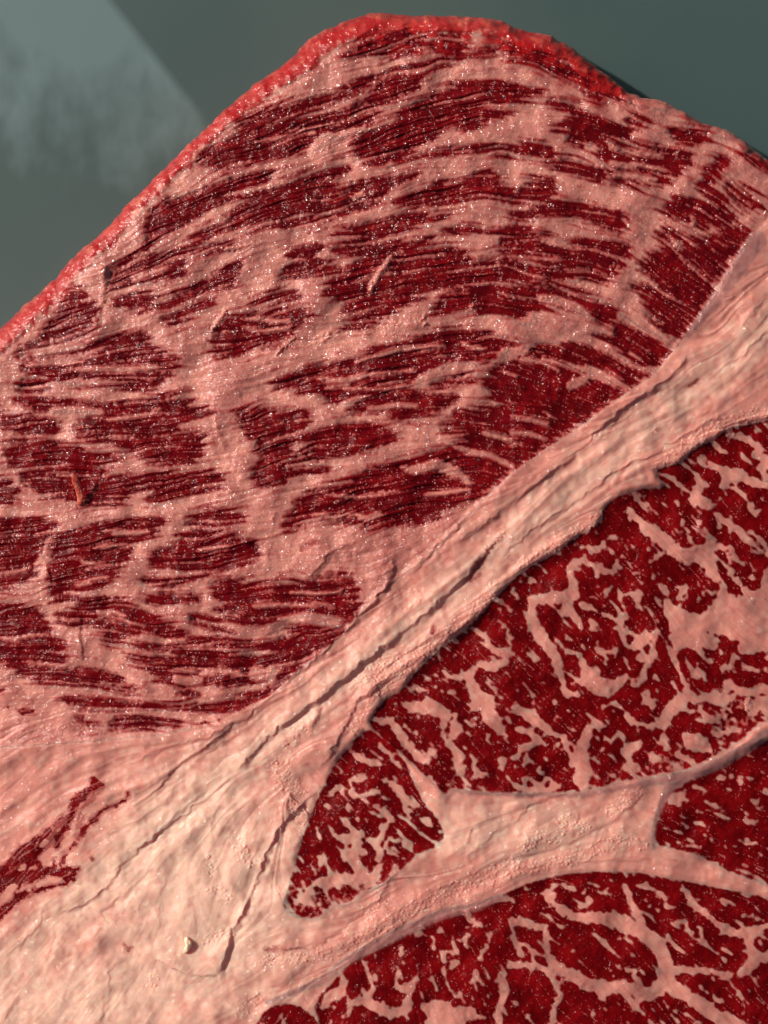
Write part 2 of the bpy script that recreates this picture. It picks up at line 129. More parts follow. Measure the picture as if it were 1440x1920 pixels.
# fat veins and patches cut into lean: (patch, [(x, y, half width)...])
FATS = [
(5,[(160,240,20),(240,250,25),(340,280,22),(430,330,12)]),(5,[(-60,420,30),(0,400,40),(100,400,45),(200,440,32),(330,440,32),(460,490,30),(560,540,22),(660,600,14),(740,640,12),(800,640,16)]),
(5,[(110,350,26),(220,360,28),(360,370,22),(480,410,16),(560,440,10)]),(5,[(620,340,25),(720,390,28),(820,450,20),(900,500,14)]),(5,[(-40,560,40),(70,530,25),(130,490,8)]),
(5,[(180,580,10),(300,610,14),(400,640,22),(480,660,32),(560,700,28),(640,740,14)]),(5,[(330,730,25),(440,680,20)]),(5,[(420,490,6),(520,490,6),(600,540,6)]),(5,[(0,910,8),(100,920,10),(200,950,8)]),
(5,[(0,1000,8),(100,1000,10),(180,1030,8)]),(5,[(0,1060,8),(80,1060,6)]),(5,[(180,880,6),(260,920,6)]),(5,[(60,580,12),(180,600,9),(260,650,6)]),(5,[(640,520,4),(720,580,5)]),
(4,[(640,190,12),(680,110,17),(730,50,14)]),(4,[(560,600,8),(640,575,12),(800,530,14),(960,510,13),(1060,510,10)]),(4,[(360,690,12),(500,700,15),(620,670,12),(880,640,9)]),(4,[(900,730,20),(960,690,24),(1060,640,26),(1140,620,22),(1240,615,20)]),
(4,[(640,860,10),(800,840,13),(900,850,7)]),(4,[(1160,490,8),(1200,510,11),(1290,525,7)]),(4,[(480,850,18),(580,800,20),(640,790,7)]),(4,[(500,745,5),(700,750,6),(860,735,8)]),(4,[(400,740,6),(520,725,6)]),
(4,[(820,1190,10),(900,1200,26),(1010,1170,26),(1080,1200,36),(1160,1230,20),(1210,1290,10)]),(4,[(1070,1050,8),(1200,1100,14),(1320,1120,14),(1440,1180,12)]),(4,[(960,1345,10),(1100,1320,13),(1200,1315,13)]),(4,[(380,1340,5),(560,1360,10),(700,1340,9),(800,1320,5)]),
(4,[(1290,1000,10),(1440,1040,12),(1500,1070,6)]),
(7,[(330,10,7),(440,30,14),(560,10,9),(620,40,12),(650,30,14),(700,10,9)]),(7,[(0,905,40),(80,910,36),(130,890,10)]),(7,[(140,605,12),(280,590,24),(400,620,24),(470,640,12)]),(7,[(0,530,6),(180,520,8),(320,520,8),(440,535,6)]),(7,[(200,455,6),(330,460,9),(480,450,5)]),
(7,[(0,690,14),(100,690,18),(160,680,12)]),
(6,[(1000,940,24),(1060,955,26),(1120,945,22)]),(6,[(1140,910,12),(1250,890,18),(1360,910,14)]),(6,[(720,720,16),(820,710,18),(930,725,14),(1040,720,8)]),(6,[(600,110,6),(680,115,20),(760,120,16),(830,110,6)]),(6,[(540,200,7),(640,190,9),(720,190,7)]),(6,[(460,280,6),(560,300,8),(640,300,5)]),
(6,[(440,410,9),(520,380,9),(600,370,7)]),(6,[(1120,210,10),(1280,190,8)]),(6,[(560,560,8),(640,560,10),(700,580,8)]),(6,[(560,600,8),(700,620,8),(820,640,6)]),(6,[(1100,900,6),(1000,880,6)]),
(3,[(200,560,8),(340,530,12),(460,510,10)]),(3,[(160,620,8),(320,600,12),(460,600,10)]),(3,[(440,640,8),(600,640,14),(760,640,20),(880,620,14)]),(3,[(300,880,20),(420,870,25),(560,880,18)]),(3,[(620,920,8),(760,900,8),(900,870,9)]),
(13,[(440,660,12),(470,620,12),(520,600,10)]),(13,[(300,810,14),(380,790,14),(480,760,8)]),(13,[(660,760,14),(760,730,16),(840,690,16)]),(13,[(940,1040,10),(1060,1050,12),(1180,1060,8)]),(13,[(920,1100,8),(1040,1110,10),(1180,1100,9)]),(13,[(560,330,8),(680,300,8)]),
(1,[(200,740,6),(400,700,9),(480,680,6)]),(1,[(0,800,6),(200,760,6),(330,740,5)]),(1,[(1290,590,8),(1360,600,14),(1440,600,14)]),(1,[(600,960,10),(720,960,14),(760,920,12)]),
(2,[(540,800,10),(600,840,16),(700,860,12),(840,880,8)]),(2,[(560,920,14),(700,930,16),(860,960,8)]),(2,[(580,990,14),(700,990,12),(800,1010,10)]),(2,[(180,1350,14),(250,1360,22),(330,1390,14)]),
# middle right muscle
(8,[(680,20,22),(760,90,36),(840,150,40),(900,210,36),(980,250,46),(1060,240,50),(1110,300,38),(1150,370,32)]),(8,[(1060,230,36),(1110,190,28),(1200,200,18),(1230,220,10)]),(8,[(950,10,7),(960,70,9),(1000,130,11),(1030,190,11)]),(8,[(1060,60,12),(1090,100,12),(1110,130,7)]),
(8,[(1130,0,12),(1200,50,22),(1250,90,22),(1300,130,16),(1340,170,14),(1400,220,11),(1440,240,10)]),(8,[(1330,110,9),(1380,140,12),(1440,200,9)]),(8,[(1200,220,12),(1230,290,12),(1240,360,13),(1280,400,14),(1310,450,18)]),(8,[(1310,290,8),(1320,330,8)]),
(8,[(920,760,18),(915,830,14),(940,900,14),(970,960,16),(1000,1020,12)]),(8,[(880,1120,30),(940,1070,42),(1000,1040,36),(1040,1060,16)]),(8,[(880,1130,36),(850,1190,36),(820,1190,20)]),(8,[(975,980,8),(980,1030,22)]),
(8,[(90,480,12),(140,500,22),(230,480,32),(300,480,42),(350,460,38),(360,410,18),(320,360,16),(330,300,18),(400,270,22),(460,300,20),(520,330,26),(570,340,16),(600,270,16),(650,220,10)]),(8,[(520,230,9),(520,170,10)]),(8,[(380,200,10),(430,195,14),(500,220,9)]),(8,[(540,150,10),(590,140,8)]),
(8,[(310,500,38),(330,570,28),(380,610,12)]),(8,[(400,520,22),(470,550,17),(540,580,13),(610,620,15),(650,580,12)]),(8,[(610,620,15),(620,660,14),(680,690,13),(720,700,10)]),(8,[(600,440,10),(610,500,12),(640,560,10)]),(8,[(670,460,18),(720,470,25),(700,520,12),(740,560,8)]),
(8,[(830,410,14),(870,450,14),(880,480,8)]),(8,[(930,420,12),(970,430,18),(930,480,10)]),(8,[(120,500,32),(110,580,27),(150,680,40),(200,750,36),(240,820,32),(260,880,22),(300,1000,11),(380,1040,9)]),(8,[(400,850,28),(430,930,52),(500,990,46),(570,980,42),(630,940,22)]),(8,[(400,830,12),(370,800,9),(310,780,9)]),
(8,[(500,790,18),(560,790,18),(600,770,9)]),(8,[(430,600,9),(450,660,12),(500,670,7)]),(8,[(700,750,32),(760,700,30),(800,700,22),(800,770,10)]),(8,[(720,820,22),(780,820,26),(750,880,12),(740,940,22),(700,980,16),(660,970,9)]),(8,[(760,1010,8),(780,1080,20),(800,1110,12),(750,1080,10)]),
(8,[(820,860,6),(830,910,6),(810,930,5)]),(8,[(1040,850,12),(1050,900,14),(1080,920,7)]),(8,[(1150,1030,26),(1200,1060,32),(1240,1040,22)]),(8,[(1060,1110,18),(1100,1150,26),(1160,1180,16),(1050,1170,10)]),(8,[(1150,1250,20),(1200,1240,13)]),(8,[(1000,1290,46),(1060,1300,46),(1110,1330,22)]),
(8,[(850,1290,22),(890,1330,10)]),(8,[(940,1370,20),(1020,1400,12)]),(8,[(1180,880,10),(1230,860,12),(1260,800,10)]),(8,[(1340,1080,10),(1350,1140,16),(1400,1060,42),(1480,1100,70)]),(8,[(1210,960,26),(1270,1000,26),(1340,1020,18),(1420,1010,25),(1520,1000,40)]),(8,[(1340,880,12),(1400,900,8)]),
(8,[(640,1150,16),(690,1190,14)]),(8,[(650,1340,38),(690,1320,28),(720,1300,18)]),(8,[(780,1370,20),(820,1400,12)]),(8,[(20,1090,12),(60,1130,22),(110,1160,36),(170,1200,26),(250,1270,14),(300,1260,12),(240,1330,9)]),(8,[(110,1240,28),(150,1290,22),(60,1330,26),(30,1380,12)]),
(8,[(430,1220,30),(400,1290,32),(390,1370,42),(400,1450,48)]),(8,[(440,1150,10),(490,1190,20)]),(8,[(300,1300,12),(320,1350,14),(350,1400,16)]),(8,[(560,1290,7),(590,1250,7)]),(8,[(90,1400,10),(80,1360,10)]),(8,[(520,1090,9),(560,1080,7)]),(8,[(640,1440,20),(680,1410,24),(700,1440,24)]),
(5,[(1210,1000,10),(1280,1010,20),(1340,1040,22),(1380,1110,25),(1430,1160,32),(1500,1200,34)]),(5,[(1140,1060,18),(1170,1100,14),(1200,1110,7)]),(5,[(1060,1120,9),(1120,1170,17),(1180,1210,22),(1250,1220,34),(1320,1260,30),(1380,1280,25),(1440,1300,18),(1500,1340,12)]),
(5,[(1040,1220,10),(1060,1290,26),(1020,1350,24),(1100,1400,34)]),(5,[(880,1240,8),(940,1290,12),(1000,1330,10)]),(5,[(1230,1240,26),(1180,1290,16),(1260,1310,9)]),(5,[(930,1385,14),(935,1400,12)]),(5,[(690,1330,7),(740,1350,8),(760,1400,12)]),(5,[(1180,1030,6),(1190,1060,5)]),(5,[(1150,1340,5),(1180,1370,5)]),(5,[(1400,1180,22),(1440,1260,12)]),
(7,[(1380,500,8),(1440,560,8)]),(7,[(1240,720,12),(1290,750,10),(1340,780,17),(1400,790,26),(1440,800,18)]),(7,[(1260,860,22),(1330,870,30),(1400,840,22)]),(7,[(1240,870,22),(1200,930,26),(1230,1000,36),(1250,1060,36),(1230,1100,26)]),(7,[(1180,930,12),(1100,930,10),(1040,890,10)]),
(7,[(890,980,10),(950,1000,12),(1000,1000,8)]),(7,[(1060,1010,8),(1120,1020,8)]),(7,[(850,1090,22),(920,1090,36),(1000,1110,36),(1060,1140,32),(1120,1140,13),(1130,1230,32),(1090,1290,18),(1130,1380,28),(1150,1440,36)]),(7,[(1060,1180,22),(1050,1250,10),(1080,1300,12)]),
(7,[(1300,1060,46),(1320,1150,50),(1370,1220,32),(1410,1260,12)]),(7,[(700,1180,18),(760,1170,18),(810,1250,22),(860,1310,26),(900,1370,32),(960,1400,22)]),(7,[(840,1200,12),(870,1240,9)]),(7,[(560,1370,22),(620,1400,18),(700,1420,12)]),(7,[(700,1310,10),(760,1370,14)]),(7,[(1230,1160,7),(1290,1200,7)]),(7,[(1380,1400,18),(1440,1380,12)]),
(9,[(1220,60,14),(1290,30,10)]),(9,[(880,40,10),(920,90,25),(980,60,16),(1000,110,30)]),(10,[(380,60,42),(400,100,32)]),(10,[(90,60,17),(160,90,17),(210,60,16),(260,110,18)]),(10,[(560,60,12),(620,90,10)]),(10,[(20,100,14),(120,115,12),(260,120,10)]),
# wedge muscle
(9,[(590,60,22),(520,70,10),(560,150,9)]),(9,[(700,60,10),(760,80,17),(810,130,26),(850,190,22),(900,210,12)]),(9,[(620,150,12),(680,130,17)]),(9,[(480,100,8),(560,150,10),(640,200,12),(720,240,17),(760,290,22),(720,340,18),(700,400,26)]),(9,[(440,380,12),(520,400,36),(590,370,22),(560,450,36),(620,480,12)]),
(9,[(540,480,36),(570,560,30),(600,600,26)]),(9,[(700,480,22),(690,560,22),(660,620,26),(500,620,36),(400,640,40),(340,650,26)]),(9,[(360,500,10),(360,580,12)]),(9,[(850,230,10),(870,280,9)]),(9,[(760,400,12),(840,420,10)]),(9,[(640,720,40),(560,760,30)]),(9,[(300,760,16),(240,740,20),(300,690,18)]),(9,[(430,130,10),(410,160,12)]),(9,[(500,300,9),(540,350,9)]),(9,[(730,420,14),(740,470,12),(800,500,9)]),
# right lower muscle
(10,[(910,180,32),(960,150,22),(940,210,12)]),(10,[(860,340,10),(920,360,10),(970,370,7)]),(10,[(1040,110,14),(1070,125,12)]),(10,[(1170,60,16),(1230,40,12),(1290,80,7)]),(10,[(1100,340,12),(1060,310,8)]),(10,[(1150,260,9),(1220,290,7)]),(10,[(1080,180,4),(1200,250,5)]),(10,[(960,440,8),(1060,440,7)]),
(10,[(1280,400,5),(1400,420,6)]),(10,[(1300,540,5),(1420,580,6)]),(10,[(1300,160,5),(1420,230,6)]),
# bottom muscle
(10,[(200,730,22),(280,800,26),(380,840,32),(480,840,36),(570,850,40),(650,890,40),(740,930,44),(810,980,44),(850,1060,46),(880,1140,42),(850,1220,50),(780,1275,42),(700,1250,36),(620,1230,36),(520,1240,40),(420,1210,40),(320,1160,36),(240,1110,30),(200,1030,17),(190,960,17)]),(10,[(860,1200,46),(960,1270,42),(1050,1320,42),(1150,1390,42),(1250,1440,42),(1350,1500,42)]),
(10,[(870,1120,26),(990,1140,18),(1080,1130,17),(1180,1170,22),(1240,1160,17)]),(10,[(630,650,9),(650,700,22),(680,770,22),(720,840,22),(740,900,26)]),(10,[(700,660,9),(800,680,10),(860,730,13),(870,780,8)]),(10,[(780,780,12),(820,800,8)]),(10,[(980,700,17),(1030,780,22),(1110,830,17),(1160,880,22),(1250,920,26),(1330,930,30),(1400,900,22),(1500,880,20)]),
(10,[(1330,930,26),(1340,1010,30),(1370,1080,34),(1310,1140,30),(1290,1160,22)]),(10,[(1370,1080,30),(1440,1060,30),(1540,1040,30)]),(10,[(1300,830,7),(1420,860,8)]),(10,[(920,870,12),(980,870,13),(1000,930,8)]),(10,[(870,940,12),(900,980,8)]),(10,[(640,1140,14),(690,1140,12),(680,1180,8)]),(10,[(560,900,12),(590,960,7)]),
(10,[(0,860,26),(100,880,22),(180,900,20),(200,960,16)]),(10,[(0,960,8),(80,1000,8),(130,1100,14)]),(10,[(0,1110,22),(60,1110,17),(150,1110,18),(240,1180,14),(270,1270,16),(240,1340,17),(230,1440,18)]),(10,[(480,1240,30),(520,1300,16)]),(10,[(640,1280,17),(690,1350,18),(730,1290,20)]),(10,[(1080,980,18),(1060,900,9)]),(10,[(1290,1290,8),(1310,1370,10)]),
(10,[(210,700,26),(230,760,22)]),(10,[(280,660,8),(400,700,12),(450,750,12),(380,790,12)]),(10,[(1120,700,6),(1220,790,7)]),
(9,[(1200,850,17),(1260,880,10),(1170,900,10)]),(9,[(1100,970,10),(1130,1040,13),(1060,1030,10),(1060,1130,10)]),(9,[(880,920,10),(1000,950,8),(1000,1020,8)]),(9,[(1140,1090,10),(1060,1150,8)]),(9,[(620,1100,8),(640,1180,12),(660,1240,17),(610,1310,22)]),
(9,[(800,1120,8),(790,1230,17),(850,1240,22),(900,1190,17),(860,1290,22),(850,1350,26),(760,1390,26),(680,1340,34),(600,1310,26),(540,1330,22),(520,1370,14)]),(9,[(500,1180,14),(480,1260,34),(420,1280,34),(380,1340,22)]),(9,[(960,1350,36),(1060,1350,44),(1120,1400,52),(1200,1380,42),(1000,1420,46),(1280,1400,10)]),
(9,[(1380,1180,26),(1400,1260,30),(1380,1320,22),(1360,1400,22)]),(9,[(1190,1010,12),(1170,960,8)]),(9,[(1230,1160,10),(1290,1230,8),(1310,1290,10)]),(9,[(1150,1270,14),(1180,1330,8)]),(9,[(1260,1070,10),(1300,1000,8)]),
]
FATPOLY = [(8,[(1560,240),(1440,290),(1410,330),(1410,400),(1390,440),(1330,440),(1300,470),(1260,490),(1220,450),(1180,400),(1160,440),(1140,490),(1100,540),(1050,580),(980,560),(920,530),(900,480),(830,500),(850,560),(880,620),(880,680),(910,770),(980,760),(1060,790),(1100,840),(1090,800),(1060,760),(1150,780),(1190,820),(1150,740),(1110,680),(1180,690),(1250,730),(1280,800),(1360,800),(1440,780),(1600,760)])]
# lean strokes laid over fat: (patch, redness, [(x, y, half width)...])
REDS = [
(11,1,[(-300,860,90),(-60,680,75),(60,590,62),(170,500,46),(250,430,30)]),(11,1,[(60,640,40),(200,600,34),(300,570,24)]),(11,.6,[(250,440,26),(330,360,30),(400,270,26)]),(11,.45,[(560,110,30),(480,200,24),(440,330,20)]),
(11,1,[(520,70,8),(560,90,14),(500,130,24),(430,190,28),(400,260,19),(380,320,17),(330,400,24),(320,440,20)]),(11,1,[(720,140,5),(710,180,7),(620,220,9),(570,240,13),(530,290,15),(470,350,15),(420,420,13),(390,470,13),(340,540,13)]),(11,1,[(350,280,9),(290,330,13),(230,390,15),(130,450,28),(40,560,34),(-60,620,40),(-300,800,40)]),
(11,1,[(190,420,13),(160,500,13),(200,510,15),(230,560,13)]),(11,1,[(-60,640,18),(100,600,20),(220,590,20),(330,590,23),(440,570,8)]),(11,1,[(300,520,13),(310,560,13)]),(11,1,[(380,630,24),(420,590,14)]),(11,1,[(370,650,13),(250,680,16),(160,700,18),(100,730,27),(40,790,22),(-40,860,20),(-300,1000,20)]),(11,1,[(120,650,13),(80,700,15)]),(11,.8,[(510,480,3),(515,510,6)]),
(6,1,[(1080,1195,5),(1200,1180,6),(1320,1120,7),(1440,1060,8),(1520,1000,10)]),(6,1,[(-60,1030,8),(25,1000,6)]),(6,1,[(20,1105,3),(80,1105,7),(140,1125,9),(200,1130,7)]),
(5,.75,[(1050,690,5),(1015,718,12),(985,738,5)]),(7,.7,[(1170,390,6),(1220,350,12),(1250,290,22),(1290,260,10)]),(7,.5,[(1210,390,12),(1260,350,12)]),(7,.45,[(260,210,14),(310,180,22),(350,165,14)]),(7,.4,[(740,210,6),(790,185,10)]),(5,.4,[(560,970,6),(590,930,10)]),(5,.5,[(790,1000,5),(820,965,10)]),
(8,1,[(1000,500,22),(1010,480,20)]),(8,1,[(1270,860,20),(1300,900,22)]),(8,1,[(1210,910,6),(1290,970,10),(1400,960,10)]),(11,.5,[(700,990,10),(720,1020,9),(740,1010,9)]),(10,.5,[(700,185,5),(725,160,5)]),
(7,.8,[(1000,640,3),(990,680,4)]),(9,.45,[(50,1022,6),(100,1020,12),(150,1018,8),(300,1015,4)]),
]
# edges and creases in the fat: (depth mm, recovery px, [(x, y)...] px; the side to the right of travel is low)
STEPS = [
(2.6,30,P(0,[(960,985),(925,1020),(905,1045),(885,1070),(840,1113),(800,1150),(780,1167),(730,1207),(680,1243),(623,1290),(580,1323),(530,1360),(480,1407),(440,1450)])),
(1.5,16,P(0,[(440,1450),(400,1487),(333,1537),(283,1573),(253,1597),(220,1640),(183,1680),(150,1700),(110,1710)])),
(1.2,14,P(0,[(887,960),(867,977),(840,1003),(797,1047),(753,1078),(720,1108),(690,1143),(660,1170),(620,1212),(560,1262),(505,1308),(470,1338),(400,1390),(330,1440),(290,1487),(240,1520)])),
(1.5,20,P(0,[(1290,668),(1283,682),(1240,723),(1197,745),(1150,780),(1093,840),(1057,870),(993,917),(960,943),(900,990),(860,1015)])),
(1.2,16,P(0,[(1370,770),(1310,800),(1260,830),(1213,857),(1170,873),(1120,910),(1087,937),(1040,965),(1000,990),(965,1022),(930,1058)])),
(1.2,18,P(0,[(925,1130),(880,1168),(840,1195),(800,1225),(770,1240),(740,1262),(700,1288),(675,1308),(657,1340),(645,1370),(620,1420),(590,1450)])),
(0.6,14,P(7,[(900,690),(760,830),(700,870),(560,980),(450,1080),(330,1180),(240,1250),(120,1340),(20,1410)])),
(0.8,20,P(7,[(1140,1010),(870,900),(720,960),(600,1040),(540,1060),(500,1040)][1:])),
(0.7,12,P(11,[(1250,30),(1100,180),(960,290),(880,370),(760,460),(640,600)])),
(0.5,12,P(11,[(1040,40),(980,110),(960,160),(870,240),(740,320),(600,370)])),
(2.4,22,P(0,[(600,1480),(560,1515),(520,1555),(500,1600),(480,1660),(457,1707),(433,1753),(423,1790),(413,1829)])),
(1.2,12,P(0,[(413,1829),(373,1831),(333,1820),(290,1795)])),
(0.9,14,P(0,[(287,1625),(243,1670),(200,1700),(186,1712)][::-1])),
(0.45,14,P(11,[(440,870),(440,940),(380,1050),(290,1100)])),(0.45,14,P(11,[(310,900),(280,1010),(250,1100),(230,1130),(100,1270),(20,1430)])),
(0.6,16,P(11,[(780,1050),(660,1090),(610,1150),(620,1260),(590,1340),(560,1440)])),(0.4,14,P(11,[(580,1020),(450,1100),(400,1200),(340,1300)])),
(0.5,16,P(11,[(980,480),(960,560),(910,700),(900,830),(900,900),(840,990)])),(0.35,14,P(11,[(860,600),(840,650),(790,760),(790,850)])),(0.35,12,P(11,[(1060,740),(1090,800),(1100,870),(1090,930)])),
(0.45,14,P(11,[(1230,200),(1200,290),(1190,400),(1220,560),(1260,680)])),(0.6,8,P(11,[(250,800),(230,880),(130,980),(30,1060)])),(0.4,14,P(11,[(740,1130),(755,1180),(740,1230),(690,1260)])),
(0.8,12,P(6,[(1440,1110),(1380,1160),(1260,1220),(1100,1290),(940,1310),(860,1360),(740,1420)])),(0.5,10,P(6,[(1440,1180),(1340,1240),(1200,1330),(1100,1400)])),
(1.0,16,P(7,[(770,270),(785,350),(740,430),(650,530),(560,590)])),(1.4,22,P(7,[(560,185),(500,185),(450,210),(400,260),(350,320),(290,375)][::-1])),
(0.6,10,P(3,[(600,60),(590,110),(590,200),(550,330),(545,400)])),(0.7,12,P(3,[(1190,800),(1195,870),(1205,950),(1250,1080),(1300,1200),(1350,1280)])),
(0.7,12,P(6,[(260,60),(235,180),(240,260),(290,370),(270,460)])),(0.7,10,P(6,[(450,540),(450,680),(470,850)])),
(0.8,14,P(10,[(730,160),(640,240),(560,300),(480,340),(330,420),(150,480),(0,510)])),(0.9,14,P(9,[(800,580),(740,650),(720,720),(660,760),(520,880),(340,990),(150,1025),(30,1035)])),
(0.6,14,P(9,[(1440,300),(1350,360),(1260,450),(1180,500)])),(0.7,14,P(9,[(1210,340),(1190,430)])),(0.6,10,P(9,[(1440,560),(1250,640),(1000,760),(880,830),(760,930)])),
(0.7,10,P(9,[(1440,500),(1280,560),(1140,640),(1020,680)])),(0.6,10,P(10,[(800,500),(700,520),(560,515),(300,540),(100,600),(0,620)])),
(0.7,12,P(10,[(200,170),(100,210),(40,280),(0,320)])),(0.5,12,P(10,[(330,180),(370,240),(350,330),(330,390)])),
(0.8,12,P(5,[(1440,420),(1340,520),(1210,620),(1100,690)])),(0.6,12,P(5,[(1440,230),(1360,310),(1300,400)])),(0.7,14,P(5,[(1250,220),(1170,310),(1100,380)])),(0.5,10,P(5,[(900,910),(780,970),(640,990),(500,1040),(400,1090)])),(0.5,10,P(5,[(1110,860),(1000,930),(900,990)])),
(0.5,12,P(5,[(680,1130),(640,1180),(560,1200)])),(0.5,10,P(7,[(1200,30),(1100,120),(1000,230),(880,330),(760,430)])),(0.7,12,P(7,[(180,600),(120,720),(80,860)][:2])),(0.7,14,P(7,[(120,0),(90,100),(95,190),(60,260)])),
(0.5,8,P(9,[(560,1050),(300,1180),(100,1260),(0,1330)])),(0.5,8,P(9,[(440,1100),(200,1200),(0,1250)])),
]
# small lumps and curls that stand proud: (height mm, patch, [(x, y, half width)...])
BUMPS = [(1.1,4,[(110,560,6),(140,520,14),(190,480,16),(215,462,10)]),(1.0,13,[(830,650,14),(880,640,18),(945,628,10)]),(1.0,1,[(310,860,25),(360,810,40),(420,780,40),(470,775,20)]),(1.0,4,[(640,190,10),(680,120,16),(730,50,18),(760,10,12)]),(0.7,13,[(800,640,6)]*2),
(0.8,4,[(940,380,12),(945,340,14)]),(0.8,4,[(1210,300,10),(1215,280,12)]),(0.9,13,[(740,1110,10),(780,1050,14),(820,1000,12)]),(0.8,3,[(580,70,30),(590,140,24),(580,260,20)]),(0.6,1,[(480,760,14),(560,730,16),(640,730,12)]),(0.7,1,[(560,1110,22),(590,1095,18)]),
(0.9,7,[(840,490,60),(890,480,50)]),(0.8,7,[(300,1240,20),(350,1100,25)]),(0.6,8,[(1330,1060,25),(1330,1100,20)]),(0.7,4,[(410,440,14),(380,470,20)]),(0.6,4,[(320,490,16)]*2),(0.5,2,[(560,830,14),(600,840,14)]),(0.5,2,[(1020,1260,18)]*2),(0.5,2,[(920,1380,14),(950,1370,14)])]
FLOW = [(300,350,25),(500,250,20),(700,220,18),(850,200,12),(1000,180,-5),(1150,250,-22),(1280,300,-15),(1200,330,-18),(400,450,22),(250,500,20),(600,350,15),(800,350,12),(1000,350,-5),(1100,420,-10),(1250,450,-35),(1300,550,-35),(450,600,12),(300,600,14),(150,600,18),(100,700,5),(300,720,3),(150,850,2),(350,850,10),(60,900,5),(650,520,10),(850,500,5),(1000,520,-8),(650,700,10),(850,650,8),(1000,620,-15),(1100,680,-28),(1200,690,-32),(1050,780,-18),(950,780,-8),(520,820,18),(650,830,5),(700,930,14),(850,900,8),(950,850,-15),(150,1020,10),(100,1080,12),(400,1040,8),(600,1120,-2),(350,1100,3),(100,1200,0),(250,1180,-10),(400,1220,-8),(550,1230,15),(450,1280,8),(300,1320,-3),(400,1330,10),(200,1270,-8),(1380,350,-35),(1300,240,-10),(250,400,35),(700,80,15),(900,90,0),(1050,130,-20),(600,620,8),
(700,1200,38),(900,1020,40),(800,1080,38),(1000,940,38),(1100,860,38),(1200,780,33),(1300,730,35),(1400,600,45),(500,1360,40),(600,1290,40),(400,1460,40),(300,1550,40),(150,1650,35),(350,1700,72),(300,1780,65),(100,1800,50),(450,1600,65),(50,1500,40),(200,1450,20),
(1100,1100,-55),(1200,1000,-50),(1350,900,-50),(1400,1000,-50),(1000,1200,-45),(850,1300,-40),(1100,1300,-45),(1250,1250,-60),(1350,1350,-20),(950,1400,-50),(1150,1420,-45),(680,1450,-45),(650,1550,-50),(750,1550,-40),(600,1650,-60),(1350,1500,-25),(1420,1600,-20),(1290,1540,-22),
(1100,1700,-35),(1300,1750,-35),(900,1780,-60),(700,1850,-75),(800,1880,-70),(1200,1850,-45),(1400,1800,-45),(550,1900,60),(1000,1560,20),(900,1620,28),(1100,1540,22),(750,1720,30),(600,1780,20),(1300,1620,-15),(1130,1610,2),(550,1840,30),(450,1880,30)]
# ragged crumbling fat edges (px x, y, half width)
CRUMB = [P(0,[(1430,780,14),(1340,805,16),(1290,840,14),(1240,872,12)]),P(0,[(1130,975,14),(1080,1003,12),(1030,1035,12),(980,1062,10)]),P(0,[(930,1105,14),(890,1150,14),(850,1185,14),(780,1235,18),(740,1270,14),(690,1320,12),(660,1370,12)]),P(9,[(130,0,60),(160,80,60),(250,120,30)]),P(9,[(1440,560,50),(1250,640,50),(1000,740,40),(850,800,30),(740,870,40),(600,960,30),(450,1040,30),(250,1060,30),(60,1080,30)]),P(9,[(700,760,20),(640,830,30)]),
P(10,[(60,480,30),(120,380,40),(240,400,30),(320,290,40),(400,340,30)]),P(10,[(0,540,40),(150,550,30),(400,500,30),(600,410,40),(740,430,20)]),P(10,[(560,240,30),(640,180,30),(730,130,20)]),P(11,[(1180,520,30),(1200,590,20)]),P(11,[(1210,680,30),(1290,740,20)]),P(11,[(1170,960,14),(1300,920,14)]),P(11,[(1330,430,30),(1400,520,40)]),P(7,[(800,850,50),(700,900,60),(600,930,50)]),P(7,[(1400,110,20),(1300,210,20)]),P(7,[(260,1230,20),(180,1320,20)]),P(5,[(1440,900,40),(1180,930,30),(1100,1010,20),(900,1150,14)]),
P(13,[(1100,260,50),(1180,230,40)]),P(4,[(340,470,16),(420,440,16),(560,410,14),(700,400,16),(860,380,16),(960,350,14)]),P(5,[(60,150,14),(200,140,20),(340,150,20),(480,190,16)]),P(5,[(100,240,20),(230,250,20)]),P(2,[(1200,1240,20),(1050,1290,20)]),P(11,[(860,1180,30),(840,1220,20)]),P(11,[(1350,1380,20),(1440,1300,20)])]
# translucent grey brown membrane along muscle edges
MEMB = [P(0,[(838,1500,3),(850,1484,4),(900,1488,4),(1000,1492,4),(1100,1491,5),(1170,1476,5),(1240,1462,7),(1300,1452,9),(1350,1432,10),(1400,1403,10),(1440,1375,8),(1600,1300,8)]),P(0,[(500,1880,3),(600,1840,6),(650,1802,8),(700,1775,10),(760,1745,10),(830,1715,10),(900,1700,8),(940,1682,6)]),
P(0,[(1226,1590,3),(1226,1550,4),(1240,1510,6),(1253,1480,8),(1300,1455,4)]),P(0,[(1290,628,6),(1345,560,12),(1380,510,14),(1420,450,18)])]

# ------------------------------------------------------------------ raster of the slab surface
STEP = 1.9
X0, X1, Y0, Y1 = -185, 1625, -12, 2098
gx = np.arange(X0, X1, STEP); gy = np.arange(Y0, Y1, STEP)
W_, H_ = len(gx), len(gy)
GX, GY = np.meshgrid(gx, gy)
rng = np.random.default_rng(11)
F32 = np.float32

def chaikin(p, closed=True, n=1):
    p = np.array(p, float)
    for _ in range(n):
        if closed:
            q = np.roll(p, -1, 0); p = np.stack([.75 * p + .25 * q, .25 * p + .75 * q], 1).reshape(-1, p.shape[1])
        else:
            a_, b_ = p[:-1], p[1:]; m = np.stack([.75 * a_ + .25 * b_, .25 * a_ + .75 * b_], 1).reshape(-1, p.shape[1])
            p = np.vstack([p[:1], m, p[-1:]])
    return p

